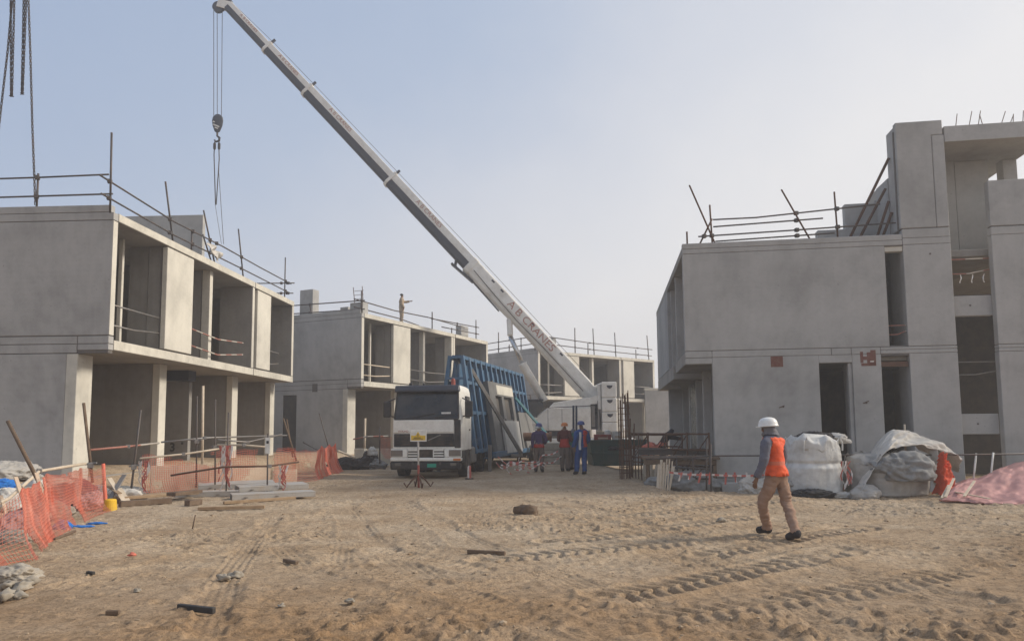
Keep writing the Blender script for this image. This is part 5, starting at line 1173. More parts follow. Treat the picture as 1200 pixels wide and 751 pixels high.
alu('long pale formwork panel lying lowest, left of the stack', gp(205, 583), R(14), 2.3, .55)
alu('pale formwork panel lying across the left one, tilted', gp(232, 580), R(24), 1.9, .5, .10, .13)
alu('pale formwork panel nearest the tagged post', gp(272, 586), R(26), 1.9, .6)
alu('pale formwork panel on top of the one by the tagged post', gp(280, 583), R(33), 1.7, .5, .06, .13)
def plank(label, a, b_, w, h, mat='timber', group='loose planks on the sand', lift=.0, name='plank'):
    a = a + Vector((0, 0, .022)); t = thing(name, label, 'plank', a, math.atan2(b_.y - a.y, b_.x - a.x), group); l = math.hypot(b_.x - a.x, b_.y - a.y)
    MB().box(0, l, -w / 2, w / 2, -.015 + lift, h + lift).build('board', mat, t, .006)
    if w > .1: MB().box(.05, .08, -w / 2 + .01, w / 2 - .01, h + lift, h + lift + .004).build('nail_batten', 'steel_dark', t)
    return t
plank('broad warped board on the sand right of the yellow bucket', gp(134, 590), gp(228, 583), .42, .05, 'timber', lift=.08)
plank('dark edge board lying under the broad warped board', gp(140, 594), gp(200, 590), .18, .10, 'timber_dark')
plank('brown board end overlapping the broad board', gp(200, 588), gp(232, 584), .26, .06, 'timber_dark', lift=.13)
plank('short dark block with a pale end on the sand', gp(219, 593), gp(234, 591), .16, .10, 'timber_dark')
plank('long thin batten before the panels, the farther one', gp(262, 591), gp(346, 586), .09, .05, 'timber')
plank('long thin batten before the panels, the nearer one', gp(232, 598), gp(310, 597), .09, .05, 'timber')
plank('black charred stick in the near foreground', gp(209, 715), gp(251, 719), .045, .04, 'letter_dark')
plank('small dark stick on the sand at the lower left', gp(124, 721), gp(140, 721), .035, .025, 'timber_dark')
plank('small dark chip on the sand at the left', gp(102, 673), gp(110, 674), .04, .02, 'letter_dark')
plank('dark stick on the sand right of the centre track', gp(548, 649), gp(592, 651), .05, .04, 'timber_dark')
plank('bent dark stick at the left of the swirled track', gp(333, 659), gp(348, 662), .05, .03, 'timber_dark')
plank('splinter of wood lying behind the blue cloth', gp(64, 633), gp(88, 625), .035, .02, 'timber_dark')
pole_px('small twig sticking up from the sand at the left', 226, 617, 229, 603, 12.6, r=.012, group='loose planks on the sand', name='twig', sink=.05, cat='twig')
# bucket, blue things
bk = gp(129, 598); t = thing('bucket', 'yellow plastic bucket standing upside down by the net post', 'bucket', (bk.x, bk.y, gz(bk.x, bk.y) - .02), R(20))
MB().lathe([(.135, 0), (.14, .02), (.132, .03), (.115, .23), (.10, .25), (.04, .26), (.01, .26)], 20).build('shell', 'yellow', t, smooth=False, bevel=.004)
MB().path([(.137 * math.cos(a), .137 * math.sin(a), .035 + .02 * math.sin(a)) for a in [i * math.pi / 10 for i in range(21)]], .006, 6).build('handle', 'steel_grey', t)
def lump(label, c, size, mat, seed=1, name='rubbish_bag', cat='bag', group=None, flat=.35, rough=.35, rotz=0, sub=4, fold=.20, lift=0.0, knot=False):
    t = thing(name, label, cat, (c.x, c.y, gz(c.x, c.y) + lift), rotz, group); b = bmesh.new(); bmesh.ops.create_icosphere(b, subdivisions=sub + 1, radius=1)
    for v in b.verts:
        p = v.co.copy(); q = p + Vector((seed * 3.7, seed * 1.3, 0)); n = mnoise.noise(q * 1.2) * rough
        q = q + mnoise.noise_vector(q * 1.5) * .35
        for o_, (f_, a_) in enumerate(((2.1, 1.0), (4.3, .62), (8.8, .36))): n += (.28 - abs(mnoise.noise(q * f_ + Vector((0, 0, o_ * 5.1))))) * a_ * fold * 1.9
        p *= 1 + n
        if p.z < -flat: p.z = -flat + (p.z + flat) * .15
        v.co = Vector((p.x * size[0], p.y * size[1], (p.z + flat) * size[2]))
    mb = MB(); mb.bm.free(); mb.bm = b; mb.build('body', mat, t, smooth=True)
    if knot: MB().lathe([(.02, size[2] * (1 + flat) - .05), (.03, size[2] * (1 + flat)), (.06, size[2] * (1 + flat) + .06), (.03, size[2] * (1 + flat) + .09)], 8).build('tied_neck', mat, t)
    return t
lump('crumpled bright blue cloth lying on the sand before the net', gp(74, 620), (.14, .10, .11), 'blue_cloth', 4, 'cloth', 'cloth', 'blue cloth scraps on the sand')
lump('flat strip of blue cloth on the sand right of the crumpled one', gp(92, 618), (.20, .05, .03), 'blue_cloth', 5, 'cloth', 'cloth', 'blue cloth scraps on the sand', rotz=.5)
lump('thin trailing end of blue cloth on the sand', gp(113, 614), (.15, .05, .03), 'blue_cloth', 6, 'cloth', 'cloth', 'blue cloth scraps on the sand', rotz=.2)
# rubbish heaped behind the near net
G1 = 'rubbish heaped behind the near net'
for k, (x, y, Y, s, mat, lb) in enumerate((
    (4, 596, 14.6, (.38, .3, .26), 'plastic_white', 'white plastic bag at the left edge behind the net'), (30, 590, 15.2, (.42, .35, .30), 'cement_sack', 'grey cement sack behind the leaning rail'),
    (18, 620, 12.0, (.36, .3, .24), 'pink_tarp', 'pinkish sheet bundle behind the torn net'), (52, 585, 15.0, (.40, .3, .26), 'purple_rag', 'maroon rag bundle behind the net'),
    (75, 578, 15.6, (.45, .35, .34), 'rag', 'dark rag heap in the middle behind the net'), (95, 572, 15.9, (.35, .3, .40), 'purple_rag', 'maroon bundle near the wrapped end post'),
    (60, 605, 13.8, (.4, .3, .22), 'cement_sack', 'torn cement sack low behind the net'), (108, 590, 15.4, (.3, .25, .25), 'pink_tarp', 'pink sheet scrap by the wrapped end post'),
    (3, 578, 16.2, (.28, .22, .2), 'blue_cloth', 'blue plastic sack at the left edge behind the rail'), (38, 575, 16.4, (.45, .3, .28), 'plastic_white', 'white bag against the nearest grey wall'), (88, 560, 17, (.4, .3, .25), 'plastic_white', 'white bag below the pale corner pier'))):
    lump(lb, at(x, y, Y), s, mat, k + 11, group=G1, rotz=k, knot=(k % 3 == 0))
for k, (x, y, l, a, lb) in enumerate(((30, 590, 1.0, 1.9, 'first white splintered slat leaning out of the torn net'), (52, 580, .9, 2.0, 'second white splintered slat leaning out of the torn net'), (10, 605, .9, 1.95, 'leftmost white splintered slat in the torn net'))):
    c = at(x, y, 11.6 + k * .8); t = thing('slat', lb, 'slat', c, 0, 'white slats tangled in the torn net')
    MB().bar((-.18 * l, 0, .42 * l), (.2 * l, -.1, -.4 * l), .07, .02).build('board', 'plywood', t, .004); MB().bar((-.1, .02, .1), (.05, .02, .16), .03, .012).build('splinter', 'timber_pale', t)
for k, (x, y, Y, s, mat, lb) in enumerate(((62, 568, 17.6, (.5, .35, .26), 'cement_sack', 'grey sack slumped against the nearest grey wall'), (14, 566, 17.8, (.6, .4, .3), 'bag_grey', 'dusty grey sheet against the nearest grey wall at the left edge'), (84, 553, 18.4, (.35, .3, .2), 'rag', 'dark rag at the foot of the pale corner pier'), (112, 560, 17.8, (.4, .3, .22), 'plastic_grey', 'grey polythene scrap right of the pale corner pier'), (44, 600, 13.6, (.5, .3, .2), 'purple_rag', 'maroon cloth low in the middle of the near net'), (20, 642, 10.9, (.3, .2, .14), 'cement_sack', 'small grey bundle at the foot of the near net'))):
    lump(lb, at(x, y, Y), s, mat, k + 130, group=G1, rotz=k * 1.3)
# junk between the two nets
G2 = 'scraps piled between the two nets'
for k, (a, b_, lb) in enumerate((((128, 560), (146, 588), 'first pale scrap board fanned out between the nets'), ((146, 556), (128, 585), 'second pale scrap board crossing the first'), ((140, 572), (152, 590), 'short scrap board low between the nets'), ((122, 566), (140, 578), 'grey scrap board behind the yellow bucket'))):
    p, q = at(a[0], a[1], 16.9 + .1 * k), at(b_[0], b_[1], 16.4); t = thing('scrap_board', lb, 'board', p, 0, G2); MB().bar((0, 0, 0), q - p, .11, .025).build('board', ['timber_pale', 'steel_grey', 'timber_pale', 'timber'][k], t, .004)
lump('white polythene scrap under the scrap boards', at(148, 585, 17.2), (.4, .3, .22), 'plastic_white', 31, 'plastic_sheet', 'plastic sheet', G2)
lump('grey dust sheet folded behind the scrap boards', at(140, 562, 18.2), (.5, .4, .2), 'plastic_grey', 32, 'plastic_sheet', 'plastic sheet', G2)
lump('thin blue scrap on the ledge under the ground floor bay', at(128, 549, 19.5), (.3, .2, .05), 'blue_cloth', 33, 'cloth', 'cloth', 'blue cloth scraps on the sand')
# rubble at the left edge
lump('grey dusty cloth heap on rubble at the lower left edge', gp(18, 678), (.24, .2, .11), 'cement_sack', 41, 'cloth_heap', 'cloth heap', None)
for k, (x, y, s, lb) in enumerate(((10, 690, .06, 'pale block lying before the cloth heap'), (28, 690, .06, 'small white stone before the cloth heap'), (6, 703, .07, 'grey block at the lower left edge'), (20, 702, .05, 'broken pale stone below the cloth heap'), (35, 685, .05, 'little white stone right of the cloth heap'))):
    lump(lb, gp(x, y), (s * 1.5, s, s * .9), 'rock', 50 + k, 'rubble_stone', 'stone', 'rubble stones at the lower left edge', flat=.4, rough=.9, sub=2, fold=.45, rotz=k, lift=.01)
# dark heap in front of the middle villa
G3 = 'dark rubbish before the middle villa'
for k, (x, y, s, mat, lb) in enumerate(((405, 545, (.7, .5, .35), 'plastic_black', 'black plastic heap nearest the drooping net'), (424, 547, (.8, .5, .36), 'rag', 'dark rag heap in the middle before the pale pier'), (440, 546, (.5, .4, .28), 'plastic_grey', 'grey scrap heap nearest the truck'), (413, 536, (.5, .3, .25), 'plastic_grey', 'pale grey sheet on top of the dark heap'), (434, 528, (.35, .3, .55), 'rag', 'upright dark bundle by the opening of the middle villa'), (400, 536, (.5, .4, .30), 'purple_rag', 'maroon bundle behind the drooping net'))):
    lump(lb, at(x, y, 31.5 + .2 * k), s, mat, 60 + k, group=G3, rotz=k)
lump('small white sack on the dark bundle by the truck', at(436, 527, 31.6), (.2, .15, .24), 'bag_white', 67, group=None, lift=.6)
for k, (x0, y0, x1, y1, lb) in enumerate(((396, 528, 416, 536, 'flat board lying on the dark heap'), (418, 545, 452, 549, 'pole lying before the dark heap'))):
    p, q = at(x0, y0, 31.2), at(x1, y1, 31.0); t = thing('scrap_board', lb, 'board', p, 0, G3); MB().bar((0, 0, 0), q - p, .2 if k == 0 else .06, .05).build('board', 'timber_pale' if k == 0 else 'steel_dark', t)
for k, (x0, x1, lb) in enumerate(((415, 426, 'low pale block wall in the first opening of the middle villa, left piece'), (440, 458, 'low pale block wall in the first opening of the middle villa, right piece'))):
    p, q = at(x0, 536, 34.0), at(x1, 536, 33.4); t = thing('low_wall', lb, 'low wall', p, math.atan2(q.y - p.y, q.x - p.x), 'low pale walls in the middle villa opening'); MB().box(0, (q - p).length, 0, .2, -.8, .42).build('wall', 'conc_warm', t, .01)
# scrap of white plastic caught on the roof rail of the nearest villa
c = loc(B1, 5.9, .04, 7.95); t = thing('plastic_scrap', 'white plastic scrap caught on the roof guardrail of the nearest left villa', 'plastic scrap', c, R(87))
MB().grid(lambda a, b_: Vector((-.45 + .9 * a + .08 * math.sin(b_ * 7), -.03 + .09 * math.sin(a * 11 + b_ * 5), .16 - .42 * b_ * (.35 + .65 * abs(math.sin(a * 7.3 + .4))) - .22 * a)), 26, 8).build('sheet', 'plastic_white', t, solid=.004, smooth=True)

# ------------------------------------------------------------------ sign stand and tape in the lane
sp = gp(494, 571); SG = thing('sign_stand', 'yellow and white notice on a thin post in front of the truck', 'sign', (sp.x, sp.y, gz(sp.x, sp.y)), 0)
k_ = sp.y / F_PX
MB().tube((-.08, 0, .15), (-.10, 0, 54 * k_), .028).build('post', 'steel_pale', SG, smooth=True)
sg = MB().box(-.32, .14, -.035, -.020, 53 * k_, 66.5 * k_).build('board', 'sign_white', SG, .004)
MB().box(-.29, .11, -.040, -.036, 54.5 * k_, 60 * k_).build('yellow_field', 'sign_yellow', sg)
b = MB(); b.prism([(-.19, 58.0 * k_), (-.01, 58.0 * k_), (-.10, 64.5 * k_)], -.041, -.037, 1); b.build('warning_symbol', 'sign_yellow', sg)
b = MB(); b.box(-.22, -.02, -.0445, -.042, 57.0 * k_, 57.8 * k_); b.box(-.25, .04, -.0445, -.042, 55.6 * k_, 56.2 * k_); b.box(-.11, -.09, -.0445, -.042, 59 * k_, 62 * k_); b.build('lettering', 'letter_dark', sg)
MB().tube((-.08, -.001, .0), (-.09, 0, .62), .032).build('lower_sleeve', 'red_paint', SG, smooth=True)
for a in range(4):
    q = Vector((math.cos(a * 1.571 + .4), math.sin(a * 1.571 + .4), 0)); MB().path([Vector((-.08, 0, .38)), Vector((-.08, 0, .2)) + q * .2, Vector((-.08, 0, .02)) + q * .34, Vector((-.08, 0, .14)) + q * .42], .022).build('foot', 'rust', SG, smooth=True)
tc = thing('warning_tape', 'tangle of red and white tape lying in the lane beside the trailer', 'tape', gp(604, 552)); b = MB()
O_ = Vector(tc.location)
for i_, (x0, y0, x1, y1, h_, w_) in enumerate(((583, 541, 622, 558, .18, 3), (590, 556, 652, 538, .25, -4), (600, 545, 640, 548, .12, 5), (586, 550, 612, 543, .15, -6), (584, 545, 604, 560, .1, 4), (606, 556, 630, 545, .2, 5), (620, 552, 655, 541, .12, -3))):
    A, B_ = at(x0, y0, 25), at(x1, y1, 27.5)
    b.grid(lambda a, c: A.lerp(B_, c) - O_ + Vector((.10 * math.sin(c * 11 + w_), (a - .5) * .03, (a - .5) * .045 + h_ - .3 * math.sin(c * math.pi) * h_ + .09 * math.sin(c * 15 + i_ * 2) * math.sin(c * 7 * w_ / 4))), 1, 60)
b.build('ribbons', 'tape', tc, solid=.003)
cn = gp(551, 560); t = thing('bollard', 'short red and white post beside the truck front wheel', 'bollard', (cn.x, cn.y - .5, gz(cn.x, cn.y)), 0); MB().lathe([(.09, 0), (.07, .03), (.06, .4), (.03, .44)], 12).build('post', 'tape', t); MB().lathe([(.14, 0), (.14, .03), (.1, .04)], 12).build('foot', 'black', t)
# cement bags, kerb line under the workers
# ------------------------------------------------------------------ right side
sk0, sk1 = gp(690, 546), gp(738, 546)
SK = thing('skip', 'dark green steel skip full of rubble right of the three workers', 'skip', (3.35, 31.3, 0), R(4))
def skp(z0, z1, o, i): return None
MB().loft([[Vector(p) for p in ((.15, .1, .0), (2.35, .1, .0), (2.35, 1.6, 0), (.15, 1.6, 0))], [Vector(p) for p in ((-.05, 0, 1.08), (2.45, 0, 1.08), (2.45, 1.7, 1.08), (-.05, 1.7, 1.08))]]).build('bin', 'green_skip', SK, .02)
b = MB(); b.bar((-.1, -.03, 1.08), (2.5, -.03, 1.08), .08, .08); b.bar((-.05, -.02, .55), (2.42, .05, .55), .05, .06)
for x in (.5, 1.2, 1.9): b.bar((x, .08, .02), (x, -.04, 1.06), .07, .05, (0, 1, 0))
b.build('rib', 'green_skip', SK, .008)
MB().box(1.45, 2.1, -.28, -.05, .05, .72).build('control_box', 'conc_dark', SK, .02); 
lump('heap of grey rubble filling the green skip', Vector((4.5, 32.1, 0)), (1.0, .7, .25), 'rag', 71, 'rubble_heap', 'rubble', None, lift=.85)
G4 = 'items on the skip edge'
for k, (x, y, sz, mat, lb) in enumerate(((706, 514, (.36, .2, .22), 'red_paint', 'red crate on the skip edge'), (712, 510, (.14, .14, .34), 'sign_white', 'white drum standing on the skip'), (723, 511, (.2, .14, .32), 'plastic_white', 'pale box at the right end of the skip'))):
    c = at(x, y, 31.9); t = thing(['crate', 'drum', 'box'][k], lb, ['crate', 'drum', 'box'][k], (c.x, c.y, 1.06), 0)
    (MB().lathe([(.13, 0), (.14, .02), (.14, .44), (.12, .46), (.05, .47)], 14) if k == 1 else MB().box(-sz[0], sz[0], -sz[1], sz[1], 0, sz[2] * 1.3)).build('shell', mat, t, .015)
    MB().box(-sz[0] * .6, sz[0] * .6, -sz[1] - .02, -sz[1] - .002, sz[2] * .4, sz[2] * .7).build('front_panel', 'plywood' if k != 1 else 'steel_grey', t)
for k, (x, y0, lb) in enumerate(((672, 475, 'left of two thin dark posts behind the workers'), (675.5, 475, 'right of two thin dark posts behind the workers'))):
    pole_px(lb, x, 520, x, y0, 30.5, r=.045, mat='crane_dark', group='paired dark posts behind the workers', name='steel_post', sink=.8)
# mixed low things behind the workers
c = at(650, 521, 33); t = thing('stone_stack', 'brown block stack behind the workers under the crane', 'block stack', (c.x, c.y, 0), R(6))
for i in range(3): MB().box(-.9 + .05 * i, .85 - .04 * i, -.3, .3, .33 * i, .33 * i + .32).build('block', 'cement_sack', t, .02)
c = at(618, 512, 34); t = thing('steel_pipe', 'thick rusty pipe lying high behind the trailer tail', 'pipe', c, 0); MB().tube((-.7, 0, .02), (1.1, .4, .0), .2, 14).build('tube', 'rust', t); MB().lathe([(.24, -.05), (.24, .05)], 16, mat=Matrix.Translation((1.1, .4, 0)) @ Matrix.Rotation(R(90), 4, 'Y')).build('flange', 'rust', t)
for k in range(2): MB().box(-.5 + k * 1.2, -.3 + k * 1.2, -.2, .3, -c.z, -.2).build('trestle', 'timber_dark', t)
# column cage of rebar
cg = Vector((3.62, 23.6, 0)); t = thing('rebar_cage', 'tall rusty rebar column cage standing left of the right building railings', 'rebar cage', (cg.x, cg.y, gz(cg.x, cg.y) - .1), R(10))
for (x, y) in [(a * .13, b_ * .13) for a in (-1, 0, 1) for b_ in (-1, 0, 1) if a or b_]:
    MB().tube((x, y, 0), (x * .95 + rnd.uniform(-.02, .02), y + rnd.uniform(-.02, .02), 2.75 + rnd.uniform(-.15, .25)), .016, 6).build('bar', 'rust', t)
for i in range(13): MB().path([(-.15, -.15, .1 + i * .19), (.15, -.15, .1 + i * .19), (.15, .15, .1 + i * .19), (-.15, .15, .1 + i * .19), (-.15, -.15, .1 + i * .19)], .011, 6).build('tie', 'rust', t)
for k in range(5):
    x = 738 + k * 3.5; pole_px('thin rusty rod ' + ['nearest the rebar cage', 'second from the rebar cage', 'between the cage and the railings', 'fourth rod right of the cage', 'farthest right of the cage'][k], x, 556, x - rnd.uniform(-2, 3), 490 + 6 * k, 24.2 + k * .2, r=.02, mat='rust', group='rusty rods beside the rebar cage', name='steel_rod', cat='rod')
# rusty railing frames in a row, with dark boards and stakes
def frame(label, x0, y0, x1, y1, Y0, Y1, zb, zt, n=4, mat='rust', name='steel_railing', group='rusty railing frames before the right building'):
    a, c = at(x0, y0, Y0), at(x1, y1, Y1); t = thing(name, label, 'railing', (a.x, a.y, 0), math.atan2(c.y - a.y, c.x - a.x), group); l = math.hypot(c.x - a.x, c.y - a.y)
    for z in (zb, (zb + zt) / 2, zt): MB().tube((0, 0, z), (l, 0, z), .028).build('rail', mat, t, smooth=True)
    for i in range(n): MB().tube((l * i / (n - 1), 0, -.2), (l * i / (n - 1), 0, zt + .05), .026).build('post', mat, t, smooth=True)
    for i in range(n - 1): MB().tube((l * i / (n - 1), .02, zb), (l * (i + 1) / (n - 1), .02, zt), .016).build('brace', mat, t)
    return t
frame('rusty railing frame between the rebar cage and the right building corner', 740, 545, 832, 545, 25.5, 21.6, .45, 1.42, 5)
frame('second rusty railing frame behind, nearer the crane', 740, 540, 800, 540, 28, 26.5, .5, 1.35, 4)
frame('low dark railing before the side columns of the right building', 775, 560, 833, 560, 21.5, 20.2, .2, .75, 4, 'steel_dark')
c = at(757, 536, 21.8); t = thing('board_platform', 'dark timber platform propped on pale stakes before the right building corner', 'platform', (c.x, c.y, 0), R(-12))
for i in range(3): MB().box(-.1 - .05 * i, 2.1, -.5 + i * .32, -.5 + i * .32 + .28, .70 + .012 * i, .76 + .012 * i).build('board', 'timber_dark', t, .006)
MB().box(-.05, 2.0, -.45, -.38, .55, .69).build('bearer', 'timber_dark', t, .006); MB().box(.0, .1, -.4, .3, -.3, .69).build('bearer', 'timber_dark', t, .006); MB().box(1.9, 2.0, -.4, .3, -.4, .69).build('bearer', 'timber_dark', t, .006)
c2 = at(770, 525, 23.5); t = thing('steel_beam_stack', 'pair of dark steel beams lying on the platform edge', 'beams', (c2.x, c2.y, .75), R(-14)); 
for i in range(2): MB().prism([(-.1, 0), (.1, 0), (.1, .03), (.02, .03), (.02, .17), (.1, .17), (.1, .2), (-.1, .2), (-.1, .17), (-.02, .17), (-.02, .03), (-.1, .03)], -.6, 1.7, 0, Matrix.Translation((0, .26 * i, .0))).build('beam', 'steel_dark', t)
for k in range(12):
    x = 752 + k * 2.75; yb = 552 + k * 1.7; s_ = gp(x - 1 + 2 * rnd.random(), yb + 3)
    t = thing('stake', 'pale split timber stake in the leaning row under the dark platform', 'stake', (s_.x, s_.y, gz(s_.x, s_.y)), 0, 'pale stakes leaning under the dark platform')
    MB().bar((0, 0, -.1), (.12 + rnd.uniform(-.1, .15), .25, .62 + rnd.uniform(0, .25)), rnd.uniform(.04, .09), .03).build('slat', 'timber_pale', t, .004)
s_ = gp(778, 574); t = thing('stake_bundle', 'thick bundle of pale stakes at the right end of the leaning row', 'stakes', (s_.x, s_.y, gz(s_.x, s_.y)), 0)
for k in range(6): MB().bar((-.18 + k * .07, .02 * k, -.06), (-.08 + k * .075, .2, .78 + rnd.uniform(-.1, .08)), .065, .03).build('slat', 'timber_pale', t, .004)
lump('orange net scrap bundled behind the rusty railing', at(763, 535, 26.5), (.4, .3, .3), 'net_pale', 75, 'net_scrap', 'net scrap', None, lift=.9)
lump('grey sheeting heap in the trench before the side columns', at(805, 562, 21.0), (.9, .4, .4), 'plastic_grey', 76, 'plastic_sheet', 'plastic sheet', None)
# barrier rope, tape and thin posts before the right building
BR = thing('barrier_rope', 'long dark rope barrier strung before the right building', 'rope', at(757, 536, 19.5)); O_ = Vector(BR.location)
MB().path([at(x, y, Y) - O_ for x, y, Y in ((757, 538, 19.5), (840, 534, 18.6), (930, 533.5, 18.0), (997, 533, 17.9), (1100, 533, 17.6), (1260, 531, 17.2))], .022, 6).build('rope', 'steel_dark', BR, smooth=True)
BT = thing('barrier_tape', 'red and white barrier tape with short tails strung low before the right building', 'tape', at(785, 553, 18.8)); O_ = Vector(BT.location); b = MB()
pts = [at(x, y, Y) for x, y, Y in ((783, 553, 18.9), (835, 556, 18.6), (900, 556, 18.4), (940, 553, 18.2))]
for a, c in zip(pts, pts[1:]): b.grid(lambda u, v: a.lerp(c, v) - O_ + Vector((0, 0, (u - .5) * .05 - .03 * math.sin(v * math.pi))), 1, 10)
b.build('ribbon', 'tape', BT, solid=.003)
for i in range(9):
    x = 796 + i * 13 + rnd.uniform(-3, 3); p = at(x, 555, 18.6) - O_; l = rnd.uniform(.18, .32); ph = rnd.uniform(-.1, .1)
    MB().grid(lambda u, v: p + Vector(((u - .5) * .05 + ph * v, -.01, .04 - l * v)), 1, 4).build('tail', 'tape', BT, solid=.003)
for k, (x, y0, y1, Y, lb) in enumerate(((833, 582, 520, 18.6, 'thin dark barrier post by the right building corner'), (828, 580, 515, 19.0, 'second thin dark barrier post by the corner'), (943, 575, 527, 18.2, 'barrier post hidden beside the first bulk bag'), (1101, 560, 533, 17.6, 'white barrier post right of the orange sheet'), (1141, 560, 531, 17.5, 'white barrier stick over the pink tarpaulin, left one'), (1161, 560, 530, 17.4, 'white barrier stick over the pink tarpaulin, right one'))):
    pole_px(lb, x, y0, x + (3 if k > 3 else 0), y1, Y, r=.022, mat='steel_dark' if k < 3 else 'sign_white', group='thin posts of the barrier line', name='barrier_post')

# bulk bags -----------------------------------------------------------------
def bulk_bag(label, c, r, h, seed, waist=None, mat='bag_white', square=.75, lean=0):
    t = thing('bulk_bag', label, 'bulk bag', (c.x, c.y, gz(c.x, c.y) - .05), .2, 'full woven bulk bags by the right building'); n = 120; b = MB(); rings = []
    for i in range(61):
        f = i / 60; z = h * f
        for_r = r * (1.0 + .05 * math.sin(f * math.pi) - .05 * f)
        if waist and abs(f - waist) < .06: for_r *= .91 + 1.5 * abs(f - waist)
        if waist and f > waist: for_r *= .955
        if f > .93: for_r *= 1 - (f - .93) * 3
        if f < .06: for_r *= .9 + f * 1.6
        ring = []
        for k in range(n):
            a = 2 * math.pi * k / n; sq = (abs(math.cos(a)) ** 4 + abs(math.sin(a)) ** 4) ** -.25
            rr_ = for_r * (1 + (sq - 1) * square)
            q = Vector((math.cos(a) * 1.4, math.sin(a) * 1.4, z * 1.6 + seed))
            wv = mnoise.noise(q) * .07 + (.2 - abs(mnoise.noise(Vector((math.cos(a) * 5, math.sin(a) * 5, z * 1.4 + seed))))) * .06 + (.2 - abs(mnoise.noise(Vector((math.cos(a) * 3 + seed, math.sin(a) * 3, z * 6))))) * .035
            rr_ *= 1 + wv
            ring.append(Vector((rr_ * math.cos(a) + lean * f, rr_ * math.sin(a), z + (mnoise.noise(q * 2) * .16 if f > .8 else 0))))
        rings.append(ring)
    b.loft(rings); b.build('bag', mat, t, smooth=True)
    for k in range(4):
        a = math.pi / 4 + k * math.pi / 2; p = Vector((r * math.cos(a) * 1.02 + lean, r * math.sin(a) * 1.02, h * .93))
        MB().path([p + Vector((-.07, 0, -.25)), p + Vector((-.05, .0, .02)), p + Vector((.03, .02, .10)), p + Vector((.08, 0, -.05)), p + Vector((.07, 0, -.22))], .018, 6).build('lifting_strap', mat, t)
    return t
bb = on_ground(965, 580); bulk_bag('round full white bulk bag standing behind the walking worker', Vector((bb.x, bb.y + .55, 0)), .62, 1.42, 3, .55, square=.35)
lump('dark rags bulging from the top of the round bulk bag', at(956, 520, 18.1), (.42, .3, .16), 'rag', 81, 'rag_heap', 'rags', None, lift=at(956, 516, 18.1).z - gz(7.5, 18.1))
lump('loose white plastic flap on the round bulk bag top', at(978, 516, 18.3), (.36, .3, .17), 'plastic_white', 82, 'plastic_sheet', 'plastic sheet', None, lift=at(978, 520, 18.3).z - gz(7.5, 18.1))
ribbon_bundle('red tape knotted beside the round bulk bag', 992, 540, 576, 17.4, 8, 6)
b2 = on_ground(1058, 581); bulk_bag('wide sagging bulk bag under the flung back polythene sheet', Vector((b2.x + .0, b2.y + .75, 0)), .82, .98, 9, None, 'bag_grey', .5)
lump('dusty sheet bunched on the ground at the left of the wide bulk bag', at(1014, 582, 17.0), (.34, .3, .22), 'bag_grey', 83, 'plastic_sheet', 'plastic sheet', None, fold=.10)
lump('folded tarpaulin bundle lying in the mouth of the wide bulk bag', at(1056, 545, 17.2), (.66, .46, .46), 'plastic_grey', 84, 'tarpaulin', 'tarpaulin', None, lift=.40, rough=.25, fold=.17)
# polythene sheet flung over, a cloth with folds
def sheet(label, rows, mat, name, cat, seed=0, nu=56, nv=48, amp=.08, thick=.012, group=None):
    """rows: polylines of world points (same count) from back to front"""
    rows = [[Vector(p) for p in r] for r in rows]; O = rows[0][0]; t = thing(name, label, cat, O, 0, group)
    def cr_(P_, u):
        n = len(P_) - 1; x = min(u * n, n - 1e-6); i = int(x); f = x - i; g = lambda k: P_[max(0, min(n, k))]
        a, b_, c, d = g(i - 1), g(i), g(i + 1), g(i + 2)
        return .5 * ((2 * b_) + (c - a) * f + (2 * a - 5 * b_ + 4 * c - d) * f * f + (3 * b_ - a - 3 * c + d) * f ** 3)
    def f(u, v):
        p = cr_([cr_(r, u) for r in rows], v)
        k = mnoise.noise(Vector((u * 6 + seed, v * 4, seed))) + 1.3 * (.25 - abs(mnoise.noise(Vector((u * 9 + v * 3, v * 7 + seed, 2))))) + .8 * (.25 - abs(mnoise.noise(Vector((u * 15 - v * 9, v * 15, seed))))) + .5 * (.25 - abs(mnoise.noise(Vector((u * 30, v * 28, seed)))))
        return p - O + Vector((.3, -.6, .6)) * amp * k
    MB().grid(f, nu, nv).build('fabric', mat, t, solid=thick, smooth=True, sub=1); return t
Yb = 17.6
sheet('pale polythene sheet flung back over the wide bulk bag', [
    [at(1008, 576, Yb + .9), at(1014, 545, Yb + 1.0), at(1032, 515, Yb + 1.1), at(1060, 520, Yb + 1.2), at(1095, 535, Yb + 1.2), at(1122, 555, Yb + 1.1)],
    [at(1002, 579, Yb + .1), at(1012, 548, Yb + .2), at(1042, 507, Yb + .4), at(1072, 510, Yb + .6), at(1104, 524, Yb + .6), at(1126, 539, Yb + .5)],
    [at(1004, 582, Yb - .7), at(1018, 560, Yb - .6), at(1036, 532, Yb - .5), at(1066, 522, Yb - .4), at(1102, 527, Yb - .1), at(1126, 541, Yb)]], 'plastic_white', 'plastic_sheet', 'plastic sheet', 3, amp=.15)
sheet('white polythene hanging down right of the wide bulk bag', [
    [at(1088, 528, Yb + .1), at(1092, 545, Yb), at(1094, 565, Yb - .1), at(1096, 580, Yb - .2)], [at(1098, 527, Yb - .1), at(1100, 545, Yb - .2), at(1102, 565, Yb - .3), at(1108, 582, Yb - .4)]], 'plastic_white', 'plastic_sheet', 'plastic sheet', 8, 16, 6)
